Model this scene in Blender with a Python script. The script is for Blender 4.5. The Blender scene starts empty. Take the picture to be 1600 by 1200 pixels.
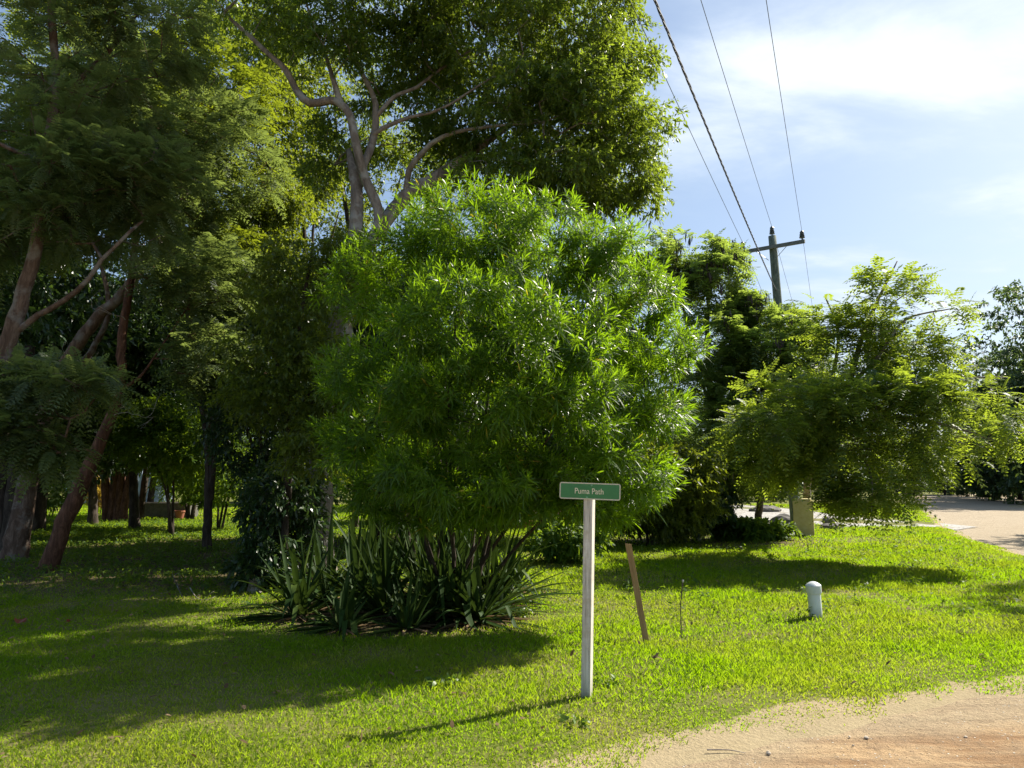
import bpy, bmesh, math
import numpy as np
from mathutils import Vector, Matrix

S = bpy.context.scene
COL = S.collection
R = math.radians

# ------------------------------------------------------------------ camera
FPX, PITCH, EYE = 1180.0, math.atan(150 / 1180.0), 1.6
cam_d = bpy.data.cameras.new('camera')
cam = bpy.data.objects.new('camera', cam_d); COL.objects.link(cam)
cam_d.sensor_width = 36.0; cam_d.lens = 36.0 * FPX / 1600.0
cam_d.clip_start = 0.05; cam_d.clip_end = 2500
cam.location = (0, 0, EYE); cam.rotation_euler = (math.pi / 2 + PITCH, 0, 0)
S.camera = cam

# ------------------------------------------------------------------ light
SUN_AZ, SUN_EL = 58.5, 42.0            # degrees clockwise from +Y, above the horizon
sdir = Vector((math.sin(R(SUN_AZ)) * math.cos(R(SUN_EL)), math.cos(R(SUN_AZ)) * math.cos(R(SUN_EL)), math.sin(R(SUN_EL))))
sun_d = bpy.data.lights.new('sun', 'SUN'); sun_d.energy = 5.0; sun_d.angle = R(0.6); sun_d.color = (1.0, 0.93, 0.80)
sun = bpy.data.objects.new('sun', sun_d); COL.objects.link(sun)
sun.rotation_euler = sdir.to_track_quat('Z', 'Y').to_euler(); sun.location = (0, 0, 40)

W = bpy.data.worlds.new('World'); S.world = W; W.use_nodes = True
nt = W.node_tree; nt.nodes.clear()
def N(t, tree=None, **kw):
    n = (tree or nt).nodes.new(t)
    for k, v in kw.items(): setattr(n, k, v)
    return n
def L(a, b, tree=None): (tree or nt).links.new(a, b)
sky = N('ShaderNodeTexSky', sky_type='NISHITA', sun_disc=False)
sky.sun_elevation = R(SUN_EL); sky.sun_rotation = R(SUN_AZ); sky.air_density = 1.0; sky.dust_density = 1.5; sky.ozone_density = 1.5
bg = N('ShaderNodeBackground'); out = N('ShaderNodeOutputWorld')
tc = N('ShaderNodeTexCoord')
sep = N('ShaderNodeSeparateXYZ'); L(tc.outputs['Generated'], sep.inputs[0])
def M(op, a, b=None, tree=None, clamp=False):
    n = N('ShaderNodeMath', tree, operation=op); n.use_clamp = clamp
    for i, q in enumerate((a, b)):
        if q is None: continue
        if isinstance(q, (int, float)): n.inputs[i].default_value = q
        else: L(q, n.inputs[i], tree)
    return n.outputs[0]
zz = M('ADD', M('MAXIMUM', sep.outputs[2], 0.0), 0.16)
cmb = N('ShaderNodeCombineXYZ'); L(M('DIVIDE', sep.outputs[0], zz), cmb.inputs[0]); L(M('DIVIDE', sep.outputs[1], zz), cmb.inputs[1])
mp = N('ShaderNodeMapping'); L(cmb.outputs[0], mp.inputs[0])
mp.inputs['Rotation'].default_value = (0, 0, R(-35)); mp.inputs['Scale'].default_value = (0.75, 1.45, 1)
mp.inputs['Location'].default_value = (1.3, 0.4, 0)
n1 = N('ShaderNodeTexNoise'); n1.inputs['Scale'].default_value = 1.7; n1.inputs['Detail'].default_value = 9; n1.inputs['Roughness'].default_value = 0.58; n1.inputs['Distortion'].default_value = 0.35
L(mp.outputs[0], n1.inputs['Vector'])
n2 = N('ShaderNodeTexNoise'); n2.inputs['Scale'].default_value = 0.42; n2.inputs['Detail'].default_value = 4
L(mp.outputs[0], n2.inputs['Vector'])
dotn = N('ShaderNodeVectorMath', operation='DOT_PRODUCT'); L(tc.outputs['Generated'], dotn.inputs[0])
gl = Vector((math.sin(R(40)) * math.cos(R(26)), math.cos(R(40)) * math.cos(R(26)), math.sin(R(26))))
dotn.inputs[1].default_value = gl
near_sun = N('ShaderNodeMapRange'); L(dotn.outputs['Value'], near_sun.inputs[0])
near_sun.inputs[1].default_value = 0.80; near_sun.inputs[2].default_value = 1.0; near_sun.inputs[3].default_value = -0.13; near_sun.inputs[4].default_value = 0.09
cov = M('ADD', M('ADD', M('MULTIPLY', n1.outputs[0], 0.75), M('MULTIPLY', n2.outputs[0], 0.35)), near_sun.outputs[0])
cr = N('ShaderNodeMapRange', interpolation_type='SMOOTHSTEP'); L(cov, cr.inputs[0])
cr.inputs[1].default_value = 0.43; cr.inputs[2].default_value = 0.74; cr.inputs[3].default_value = 0.30; cr.inputs[4].default_value = 0.97
hz = N('ShaderNodeMapRange'); L(sep.outputs[2], hz.inputs[0])
hz.inputs[1].default_value = 0.0; hz.inputs[2].default_value = 0.35; hz.inputs[3].default_value = 0.5; hz.inputs[4].default_value = 0.0
cfac = M('MAXIMUM', cr.outputs[0], hz.outputs[0], clamp=True)
ccol = N('ShaderNodeMixRGB'); L(M('POWER', cr.outputs[0], 1.4), ccol.inputs[0])
ccol.inputs[1].default_value = (2.1, 3.6, 5.6, 1); ccol.inputs[2].default_value = (6.9, 7.4, 7.9, 1)
cm = N('ShaderNodeMixRGB'); L(cfac, cm.inputs[0]); L(sky.outputs[0], cm.inputs[1]); L(ccol.outputs[0], cm.inputs[2])
L(cm.outputs[0], bg.inputs[0]); bg.inputs[1].default_value = 0.072; L(bg.outputs[0], out.inputs[0])

S.view_settings.view_transform = 'Standard'; S.view_settings.look = 'None'
S.view_settings.gamma = 1.0; S.view_settings.use_curve_mapping = False
S.view_settings.exposure = 1.1
S.render.engine = 'CYCLES'
S.cycles.max_bounces = 7; S.cycles.diffuse_bounces = 4; S.cycles.glossy_bounces = 2; S.cycles.transmission_bounces = 5
S.cycles.use_denoising = True; S.cycles.sample_clamp_indirect = 6

# ------------------------------------------------------------------ small maths
def at(u, v, D):
    xc, yc = (u - 800) / FPX, (600 - v) / FPX
    y = math.cos(PITCH) - math.sin(PITCH) * yc; z = math.sin(PITCH) + math.cos(PITCH) * yc
    return np.array([xc / y * D, D, EYE + z / y * D])
def unit(a): return a / np.maximum(np.linalg.norm(a, axis=-1, keepdims=True), 1e-9)
def smooth(e0, e1, x):
    t = np.clip((x - e0) / (e1 - e0), 0, 1); return t * t * (3 - 2 * t)

ROAD = np.array([(-60, -19), (-10, -0.2), (-3, 2.5), (-1.2, 3.5), (-.1, 4.05), (.5, 4.40), (1.68, 5.2), (2.76, 5.7), (3.94, 6.1), (6, 7.1), (8.2, 9.1), (9.7, 12),
                 (10.85, 16), (12.6, 21), (15.3, 27), (22, 41), (29.3, 54), (37, 68), (48, 88), (56, 86), (46, 70), (36.5, 55), (27.5, 40), (21.5, 27),
                 (18.5, 18), (20, 12), (40, 10), (70, 9), (70, -30), (-60, -30)], float)
GRAVEL = np.array([(8.5, 36), (10.2, 28.5), (11.5, 26.3), (13.4, 25.4), (15.6, 27.6), (15.6, 31), (15.2, 36), (16, 43), (15, 50), (7, 48)], float)
def sdist(P, x, y):
    """signed distance to a polygon, positive inside"""
    x = np.asarray(x, float); y = np.asarray(y, float)
    d = np.full(x.shape, 1e9); ins = np.zeros(x.shape, bool)
    for i in range(len(P)):
        ax, ay = P[i]; bx, by = P[(i + 1) % len(P)]
        ex, ey = bx - ax, by - ay
        t = np.clip(((x - ax) * ex + (y - ay) * ey) / (ex * ex + ey * ey), 0, 1)
        d = np.minimum(d, np.hypot(x - ax - t * ex, y - ay - t * ey))
        c = (ay > y) != (by > y)
        with np.errstate(divide='ignore', invalid='ignore'):
            xi = ax + (y - ay) * ex / (ey if abs(ey) > 1e-9 else 1e-9)
        ins ^= c & (x < xi)
    return np.where(ins, d, -d)
def wob(x, y):
    return (np.sin(x * 2.1 + y * .7) * .5 + np.sin(y * 3.3 - x * 1.4 + 2) * .35 + np.sin(x * 6.3 + 1.3 * y) * .2 + np.sin(x * 11.7 - y * 8.1) * .12 + np.sin(x * 23.1 + y * 17.3) * .07)
def base_h(x, y):
    h = .045 * np.sin(x * .55 + .6) * np.sin(y * .43 + 1.1) + .02 * np.sin(x * 1.3 + y * .9) + .012 * np.sin(x * 2.7 - y * 2.2)
    h = h + .10 * smooth(2.2, 0.0, np.abs(x - (8.4 + (y - 12) * .35))) * smooth(9, 13, y) * smooth(30, 22, y)      # low bank along the road
    return h
def H(x, y):
    """height of the grass ground"""
    x = np.asarray(x, float); y = np.asarray(y, float)
    r = sdist(ROAD, x, y); g = sdist(GRAVEL, x, y)
    h = base_h(x, y) * smooth(0.3, -1.5, r)
    h = h + .014 * wob(x, y) * smooth(-.9, -.1, r)
    h = h - .09 * smooth(-.35, .45, r) - .07 * smooth(-.3, .4, g)
    return h
def H1(x, y): return float(H(np.array([x]), np.array([y]))[0])
def ground_at(u, v):
    """point of the lawn seen at a pixel"""
    D = 10.
    for _ in range(25):
        p = at(u, v, D); D *= (EYE - H1(p[0], p[1])) / max(EYE - p[2], 1e-3)
    p = at(u, v, D); p[2] = H1(p[0], p[1]); return p

# ------------------------------------------------------------------ object helpers
def tag(o, label=None, cat=None, group=None, kind=None):
    if label: o['label'] = label
    if cat: o['category'] = cat
    if group: o['group'] = group
    if kind: o['kind'] = kind
    return o
def empty(name, loc, rz=0):
    o = bpy.data.objects.new(name, None); COL.objects.link(o); o.location = Vector([float(c) for c in loc]); o.rotation_euler = (0, 0, rz); o.empty_display_size = .2
    return o
def link(name, me, mat, parent=None):
    o = bpy.data.objects.new(name, me); COL.objects.link(o)
    if mat is not None and not len(me.materials): me.materials.append(mat)
    if parent is not None:
        o.parent = parent
    return o
def npmesh(name, V, loops, sizes, vary=None, extra=None, smooth_sh=False):
    me = bpy.data.meshes.new(name)
    V = np.ascontiguousarray(V, np.float32); loops = np.ascontiguousarray(loops, np.int32); sizes = np.ascontiguousarray(sizes, np.int32)
    me.vertices.add(len(V)); me.vertices.foreach_set('co', V.ravel())
    me.loops.add(len(loops)); me.loops.foreach_set('vertex_index', loops)
    me.polygons.add(len(sizes)); st = np.concatenate([[0], np.cumsum(sizes)[:-1]]).astype(np.int32)
    me.polygons.foreach_set('loop_start', st)
    me.polygons.foreach_set('loop_total', sizes)
    if smooth_sh: me.polygons.foreach_set('use_smooth', np.ones(len(sizes), bool))
    me.update(calc_edges=True)
    for k, a in ([('vary', vary)] if vary is not None else []) + list((extra or {}).items()):
        at_ = me.attributes.new(k, 'FLOAT', 'POINT'); at_.data.foreach_set('value', np.ascontiguousarray(a, np.float32))
    return me
def bmobj(name, bm, mat, parent=None, smooth_sh=False):
    me = bpy.data.meshes.new(name)
    bmesh.ops.recalc_face_normals(bm, faces=bm.faces)
    bm.to_mesh(me); bm.free()
    if smooth_sh:
        for p in me.polygons: p.use_smooth = True
        me.set_sharp_from_angle(angle=R(24))
    return link(name, me, mat, parent)
def add_box(bm, c, size, rot=None, bevel=0.0, jitter=0.0, rg=None):
    m = Matrix.Translation(Vector(c))
    if rot is not None: m = m @ rot.to_4x4()
    r = bmesh.ops.create_cube(bm, size=1.0)
    vs = r['verts']
    bmesh.ops.scale(bm, vec=Vector(size), verts=vs)
    if bevel > 0:
        ed = list({e for v in vs for e in v.link_edges})
        rb = bmesh.ops.bevel(bm, geom=ed, offset=bevel, segments=2, affect='EDGES', profile=.6)
        vs = list({v for f in rb['faces'] for v in f.verts} | {v for v in vs if v.is_valid})
    bmesh.ops.transform(bm, matrix=m, verts=vs)
    return vs
def lathe(bm, prof, n=24, m=Matrix.Identity(4)):
    """prof = [(r, z)...]"""
    rings = []
    for r, z in prof:
        rings.append([bm.verts.new(m @ Vector((r * math.cos(2 * math.pi * i / n), r * math.sin(2 * math.pi * i / n), z))) for i in range(n)])
    for a, b in zip(rings, rings[1:]):
        for i in range(n): bm.faces.new((a[i], a[(i + 1) % n], b[(i + 1) % n], b[i]))
    bm.faces.new(rings[0][::-1]); bm.faces.new(rings[-1])
def catmull(P, step):
    P = np.asarray(P, float); out = []
    Q = np.vstack([2 * P[0] - P[1], P, 2 * P[-1] - P[-2]])
    for i in range(1, len(Q) - 2):
        n = max(2, int(np.linalg.norm(Q[i + 1][:3] - Q[i][:3]) / step))
        for t in np.linspace(0, 1, n, endpoint=False):
            a, b, c, d = Q[i - 1], Q[i], Q[i + 1], Q[i + 2]
            out.append(.5 * ((2 * b) + (c - a) * t + (2 * a - 5 * b + 4 * c - d) * t * t + (3 * b - a - 3 * c + d) * t ** 3))
    out.append(P[-1]); return np.array(out)
def tubes(chains, sides=7, rough=0.0, seed=0):
    """chains: list of (pts (n,3), radii (n)). returns V, loops, sizes"""
    rg = np.random.default_rng(seed)
    Vs, Ls, Ss, off = [], [], [], 0
    for P, r in chains:
        n = len(P)
        if n < 2: continue
        sd = sides if r.max() > .03 else (5 if r.max() > .012 else 3)
        if r.max() > .09: sd = 16
        T = unit(np.gradient(P, axis=0))
        ref = np.array([0, 0, 1.]) if abs(T[0][2]) < .8 else np.array([1., 0, 0])
        A = np.zeros_like(P); a = unit(np.cross(T[0], ref))
        for i in range(n):
            a = unit(a - T[i] * np.dot(a, T[i])); A[i] = a
        B = np.cross(T, A)
        th = np.linspace(0, 2 * math.pi, sd, endpoint=False)
        rr = r[:, None] * np.ones(sd)
        if rough > 0 and r.max() > .03:
            rr = rr * (1 + rough * np.sin(th * 3 + .9 * np.arange(n)[:, None] * .35) + rough * .6 * rg.normal(size=rr.shape))
        ring = P[:, None] + A[:, None] * (np.cos(th)[None, :, None] * rr[..., None]) + B[:, None] * (np.sin(th)[None, :, None] * rr[..., None])
        Vs.append(ring.reshape(-1, 3))
        i0 = (np.arange(n - 1)[:, None] * sd + np.arange(sd)[None]); i1 = (np.arange(n - 1)[:, None] * sd + (np.arange(sd) + 1)[None] % sd)
        q = np.stack([i0, i1, i1 + sd, i0 + sd], -1).reshape(-1) + off
        Ls.append(q); Ss.append(np.full((n - 1) * sd, 4))
        Ls.append(np.arange(sd) + off + (n - 1) * sd); Ss.append(np.array([sd]))
        off += n * sd
    return np.vstack(Vs), np.concatenate(Ls), np.concatenate(Ss)

# ------------------------------------------------------------------ materials
def mat(name):
    m = bpy.data.materials.new(name); m.use_nodes = True; t = m.node_tree
    b = t.nodes['Principled BSDF']; return m, t, b
def attr(t, name): n = N('ShaderNodeAttribute', t, attribute_name=name); return n.outputs['Fac']
def ramp(t, fac, stops):
    n = N('ShaderNodeValToRGB', t); e = n.color_ramp.elements
    while len(e) > 1: e.remove(e[-1])
    e[0].position = stops[0][0]; e[0].color = (*stops[0][1], 1)
    for p, c in stops[1:]:
        q = e.new(p); q.color = (*c, 1)
    if fac is not None: L(fac, n.inputs[0], t)
    return n.outputs[0]
def noise(t, scale, detail=4, rough=.55, vec=None, dist=0):
    n = N('ShaderNodeTexNoise', t); n.inputs['Scale'].default_value = scale; n.inputs['Detail'].default_value = detail; n.inputs['Roughness'].default_value = rough; n.inputs['Distortion'].default_value = dist
    if vec is None:
        c = N('ShaderNodeTexCoord', t); vec = c.outputs['Object']
    L(vec, n.inputs['Vector'], t); return n.outputs['Fac']
def mixc(t, f, a, b, blend='MIX'):
    n = N('ShaderNodeMixRGB', t, blend_type=blend)
    for i, q in enumerate((f, a, b)):
        if isinstance(q, (int, float)): n.inputs[i].default_value = q
        elif isinstance(q, tuple): n.inputs[i].default_value = (*q, 1)
        else: L(q, n.inputs[i], t)
    return n.outputs[0]
def bump(t, b, h, strength=.3, dist=.02):
    n = N('ShaderNodeBump', t); n.inputs['Strength'].default_value = strength; n.inputs['Distance'].default_value = dist
    L(h, n.inputs['Height'], t); L(n.outputs[0], b.inputs['Normal'], t)
def rng_map(t, x, a, b, c=0., d=1.):
    n = N('ShaderNodeMapRange', t); n.inputs[1].default_value = a; n.inputs[2].default_value = b; n.inputs[3].default_value = c; n.inputs[4].default_value = d
    L(x, n.inputs[0], t); return n.outputs[0]
def leaf_mat(name, stops, glow=(.30, .42, .02), trans=.42, rough=.42, spec=.5, patch=None):
    m, t, b = mat(name)
    c = ramp(t, attr(t, 'vary'), stops)
    if patch is not None:
        geo = N('ShaderNodeNewGeometry', t)
        f = rng_map(t, noise(t, patch[0], 3, .6, geo.outputs['Position']), .42, .62)
        c = mixc(t, M('MULTIPLY', f, patch[2], t), c, patch[1])
        glow_c = mixc(t, M('MULTIPLY', f, patch[2], t), glow, patch[3])
    else: glow_c = None
    L(c, b.inputs['Base Color'], t); b.inputs['Roughness'].default_value = rough; b.inputs['Specular IOR Level'].default_value = spec
    tr = N('ShaderNodeBsdfTranslucent', t)
    gm = mixc(t, .75, c, glow_c if glow_c is not None else glow)
    L(gm, tr.inputs[0], t)
    mx = N('ShaderNodeMixShader', t); mx.inputs[0].default_value = trans
    L(b.outputs[0], mx.inputs[1], t); L(tr.outputs[0], mx.inputs[2], t)
    L(mx.outputs[0], t.nodes['Material Output'].inputs[0], t)
    return m
def bark_mat(name, a, b_, scale=9, lichen=None):
    m, t, b = mat(name)
    c = N('ShaderNodeTexCoord', t); mpn = N('ShaderNodeMapping', t); L(c.outputs['Object'], mpn.inputs[0], t); mpn.inputs['Scale'].default_value = (1, 1, .28)
    f = noise(t, scale, 8, .7, mpn.outputs[0], .6)
    col = ramp(t, f, [(.32, tuple(x * .55 for x in a)), (.48, a), (.62, b_)])
    if lichen:
        g = rng_map(t, noise(t, 3.1, 4, .6), .52, .62); col = mixc(t, g, col, lichen)
    L(col, b.inputs['Base Color'], t); b.inputs['Roughness'].default_value = .9; b.inputs['Specular IOR Level'].default_value = .2
    bump(t, b, f, .9, .03); return m
def flat_mat(name, col, rough=.6, metal=0, var=.25, scale=8, bstr=.2, spec=.5, dark=None):
    m, t, b = mat(name)
    f = noise(t, scale, 7, .65)
    d = dark or tuple(c * (1 - var) for c in col)
    L(ramp(t, f, [(.35, d), (.6, col)]), b.inputs['Base Color'], t)
    b.inputs['Roughness'].default_value = rough; b.inputs['Metallic'].default_value = metal; b.inputs['Specular IOR Level'].default_value = spec
    bump(t, b, noise(t, scale * 5, 4, .6), bstr, .004); return m

MT = {}
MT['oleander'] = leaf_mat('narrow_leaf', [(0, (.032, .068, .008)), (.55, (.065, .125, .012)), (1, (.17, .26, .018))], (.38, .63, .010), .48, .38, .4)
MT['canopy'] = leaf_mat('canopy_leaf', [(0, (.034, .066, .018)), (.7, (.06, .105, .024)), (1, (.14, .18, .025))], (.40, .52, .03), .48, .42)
MT['olive'] = leaf_mat('olive_leaf', [(0, (.026, .050, .012)), (.7, (.065, .10, .018)), (1, (.15, .18, .02))], (.40, .48, .02), .46, .5)
MT['feather'] = leaf_mat('feathery_leaf', [(0, (.055, .082, .040)), (.7, (.085, .12, .05)), (1, (.15, .18, .05))], (.34, .44, .08), .42, .55, .35)
MT['fern'] = leaf_mat('fern_leaf', [(0, (.075, .125, .065)), (.5, (.105, .17, .065)), (1, (.26, .30, .03))], (.44, .58, .06), .52, .45, .4)
MT['frond'] = leaf_mat('frond_leaf', [(0, (.06, .11, .045)), (.45, (.095, .16, .045)), (1, (.30, .33, .02))], (.46, .58, .03), .5, .5, .35)
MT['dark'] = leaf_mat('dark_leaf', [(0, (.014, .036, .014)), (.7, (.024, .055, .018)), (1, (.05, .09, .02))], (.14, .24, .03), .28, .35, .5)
MT['shrub'] = leaf_mat('shrub_leaf', [(0, (.030, .068, .014)), (.6, (.05, .105, .018)), (1, (.10, .17, .02))], (.36, .52, .02), .42, .55, .2)
MT['far'] = leaf_mat('far_leaf', [(0, (.032, .060, .030)), (.7, (.045, .082, .035)), (1, (.08, .12, .04))], (.20, .30, .05), .35, .5)
MT['palm'] = leaf_mat('palm_leaf', [(0, (.07, .14, .02)), (1, (.16, .24, .03))], (.45, .5, .03), .5, .4)
MT['croton'] = leaf_mat('croton_leaf', [(0, (.18, .14, .02)), (.5, (.38, .28, .03)), (1, (.5, .3, .05))], (.6, .42, .04), .5, .4)
MT['weed'] = leaf_mat('weed_leaf', [(0, (.06, .12, .015)), (1, (.12, .2, .02))], (.36, .5, .02), .45)
MT['yellowing'] = leaf_mat('yellowing_leaf', [(0, (.30, .26, .02)), (1, (.5, .42, .03))], (.6, .5, .03), .45)
MT['agave'] = leaf_mat('strap_leaf', [(0, (.012, .030, .006)), (.75, (.026, .056, .010)), (1, (.10, .13, .025))], (.09, .15, .02), .15, .6, .12)
MT['dry'] = leaf_mat('dry_leaf', [(0, (.10, .065, .035)), (.6, (.17, .12, .065)), (1, (.25, .18, .11))], (.2, .12, .05), .12, .85, .05)
MT['pod'] = flat_mat('dark_pod', (.045, .028, .022), .6, var=.4)
MT['grass'] = leaf_mat('grass_blade', [(0, (.05, .11, .006)), (.45, (.09, .175, .007)), (.84, (.16, .23, .008)), (.93, (.30, .28, .05)), (1, (.38, .31, .13))],
                       (.40, .64, .003), .56, .6, .15, patch=(.55, (.20, .22, .04), .5, (.50, .50, .03)))
MT['bark_grey'] = bark_mat('grey_bark', (.20, .165, .135), (.30, .26, .22), 8, (.33, .32, .29))
MT['bark_brown'] = bark_mat('brown_bark', (.11, .07, .05), (.20, .14, .105), 10, (.20, .175, .15))
MT['bark_red'] = bark_mat('reddish_bark', (.10, .048, .030), (.19, .095, .06), 12)
MT['bark_dark'] = bark_mat('dark_bark', (.045, .034, .026), (.09, .07, .055), 10)

def m_ground():
    m, t, b = mat('lawn_soil')
    g = N('ShaderNodeNewGeometry', t).outputs['Position']
    f = noise(t, 1.1, 6, .65, g); f2 = noise(t, 34, 5, .7, g); f3 = noise(t, .22, 3, .5, g)
    green = mixc(t, f2, (.045, .07, .008), (.15, .19, .02))
    dry = mixc(t, f2, (.14, .13, .045), (.26, .23, .10))
    c = mixc(t, rng_map(t, M('ADD', M('MULTIPLY', f, .6, t), M('MULTIPLY', f3, .4, t), t), .44, .62), green, dry)
    soil = mixc(t, rng_map(t, f2, .35, .65), (.035, .026, .016), (.12, .088, .054))
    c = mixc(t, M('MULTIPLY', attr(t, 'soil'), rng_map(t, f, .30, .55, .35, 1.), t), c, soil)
    c = mixc(t, rng_map(t, noise(t, 16, 6, .8, g), .45, .6, 0, .6), c, (.19, .155, .075))
    sm = rng_map(t, M('ADD', attr(t, 'sand'), M('MULTIPLY', M('SUBTRACT', noise(t, 9, 6, .7, g), .5, t), 1.6, t), t), .42, .62)
    c = mixc(t, M('MULTIPLY', sm, M('MINIMUM', M('MULTIPLY', attr(t, 'sand'), 4., t), 1., t), t), c, mixc(t, f2, (.22, .17, .095), (.46, .37, .23)))
    L(c, b.inputs['Base Color'], t); b.inputs['Roughness'].default_value = 1; b.inputs['Specular IOR Level'].default_value = .1
    bump(t, b, f2, .7, .03); return m
def m_road():
    m, t, b = mat('sandy_marl')
    g = N('ShaderNodeNewGeometry', t).outputs['Position']
    mpn = N('ShaderNodeMapping', t); L(g, mpn.inputs[0], t); mpn.inputs['Rotation'].default_value = (0, 0, R(-24)); mpn.inputs['Scale'].default_value = (.35, 2.6, 1)
    st = noise(t, 3.0, 7, .62, mpn.outputs[0], .4)
    f = noise(t, 2.3, 7, .7, g); gr = noise(t, 75, 4, .75, g)
    c = mixc(t, rng_map(t, st, .42, .60), (.33, .19, .09), (.56, .38, .205))
    c = mixc(t, M('MULTIPLY', rng_map(t, f, .45, .7), .45, t), c, (.44, .34, .22))
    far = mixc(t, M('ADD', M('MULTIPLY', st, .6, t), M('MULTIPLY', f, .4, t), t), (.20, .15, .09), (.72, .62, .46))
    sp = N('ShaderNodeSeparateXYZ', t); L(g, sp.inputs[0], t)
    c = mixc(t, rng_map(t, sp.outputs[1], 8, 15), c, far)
    c = mixc(t, attr(t, 'sand'), c, (.47, .385, .25))
    c = mixc(t, rng_map(t, gr, .3, .7, .6, 0), c, (.20, .14, .09)); c = mixc(t, rng_map(t, noise(t, 13, 6, .7, g), .5, .66, 0, .5), c, (.23, .165, .105))
    v = N('ShaderNodeTexVoronoi', t); v.inputs['Scale'].default_value = 26; L(g, v.inputs['Vector'], t)
    sv = rng_map(t, v.outputs['Distance'], .12, .2, 1, 0)
    c = mixc(t, M('MULTIPLY', sv, rng_map(t, noise(t, 5, 2, .5, g), .52, .6), t), c, (.72, .68, .6))
    L(c, b.inputs['Base Color'], t); b.inputs['Roughness'].default_value = .95; b.inputs['Specular IOR Level'].default_value = .15
    bump(t, b, M('ADD', M('MULTIPLY', gr, .5, t), M('ADD', M('MULTIPLY', st, 2., t), M('ADD', sv, M('MULTIPLY', noise(t, 13, 6, .7, g), 1.5, t), t), t), t), .9, .03); return m
def m_gravel():
    m, t, b = mat('pale_gravel')
    g = N('ShaderNodeNewGeometry', t).outputs['Position']
    v = N('ShaderNodeTexVoronoi', t); v.inputs['Scale'].default_value = 14; L(g, v.inputs['Vector'], t)
    s = N('ShaderNodeSeparateColor', t); L(v.outputs['Color'], s.inputs[0], t)
    c = mixc(t, s.outputs[0], (.18, .165, .145), (.46, .44, .41))
    c = mixc(t, rng_map(t, noise(t, .9, 4, .6, g), .55, .7), c, (.2, .17, .11))
    L(c, b.inputs['Base Color'], t); b.inputs['Roughness'].default_value = .9
    bump(t, b, v.outputs['Distance'], .8, .03); return m

# ------------------------------------------------------------------ ground sheet
def axis(lo, hi, fine_lo, fine_hi, fine, grow=1.13):
    a = list(np.arange(fine_lo, fine_hi, fine)); s = fine
    while a[-1] < hi: s *= grow; a.append(a[-1] + s)
    b = [fine_lo]; s = fine
    while b[-1] > lo: s *= grow; b.append(b[-1] - s)
    return np.array(b[:0:-1] + a)
def grid_mesh(name, xs, ys, zf, extra, keep=None):
    X, Y = np.meshgrid(xs, ys); X = X.ravel(); Y = Y.ravel()
    Z = zf(X, Y); nx = len(xs); ny = len(ys)
    i = (np.arange(ny - 1)[:, None] * nx + np.arange(nx - 1)[None]).ravel()
    q = np.stack([i, i + 1, i + nx + 1, i + nx], -1)
    if keep is not None:
        k = keep(X, Y); q = q[k[q].any(1)]
    used = np.zeros(len(X), bool); used[q.ravel()] = True
    remap = np.cumsum(used) - 1
    ex = {k: f(X, Y)[used] for k, f in extra.items()}
    return npmesh(name, np.stack([X, Y, Z], -1)[used], remap[q].ravel(), np.full(len(q), 4), extra=ex, smooth_sh=True)
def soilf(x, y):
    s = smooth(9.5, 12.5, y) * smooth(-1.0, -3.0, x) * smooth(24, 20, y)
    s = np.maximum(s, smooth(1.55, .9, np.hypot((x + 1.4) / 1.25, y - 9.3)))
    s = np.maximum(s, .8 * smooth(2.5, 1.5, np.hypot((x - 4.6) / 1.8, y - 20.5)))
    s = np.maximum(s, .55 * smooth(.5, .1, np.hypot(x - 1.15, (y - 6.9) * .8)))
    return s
def sandf(x, y):
    r = sdist(ROAD, x, y) + .10 * wob(x * 1.7, y * 1.7); return smooth(-.50, -.12, r)
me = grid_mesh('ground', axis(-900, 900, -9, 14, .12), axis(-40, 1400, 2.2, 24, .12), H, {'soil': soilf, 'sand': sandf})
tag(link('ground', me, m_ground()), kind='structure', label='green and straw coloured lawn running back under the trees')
rz = lambda x, y: -.055 + .012 * np.sin(x * .9 + 1) * np.sin(y * .8) + .008 * wob(x * .45, y * .45) + .0 * x
me = grid_mesh('dirt_road', axis(-60, 70, -2, 13, .12), axis(-30, 90, 2.4, 17, .12), rz,
               {'sand': lambda x, y: smooth(.75, .1, sdist(ROAD, x, y) + .3 * wob(x, y)) * .7 * smooth(14, 8, y)}, keep=lambda x, y: sdist(ROAD, x, y) > -.8)
tag(link('dirt_road', me, m_road()), kind='structure', label='sandy dirt road curving round the lawn')
me = grid_mesh('gravel_lot', np.arange(5, 24, .3), np.arange(23, 53, .3), lambda x, y: np.full(x.shape, -.035), {}, keep=lambda x, y: sdist(GRAVEL, x, y) > -.7)
tag(link('gravel_lot', me, m_gravel()), kind='structure', label='pale gravel lot behind the yellow pillar')

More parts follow.
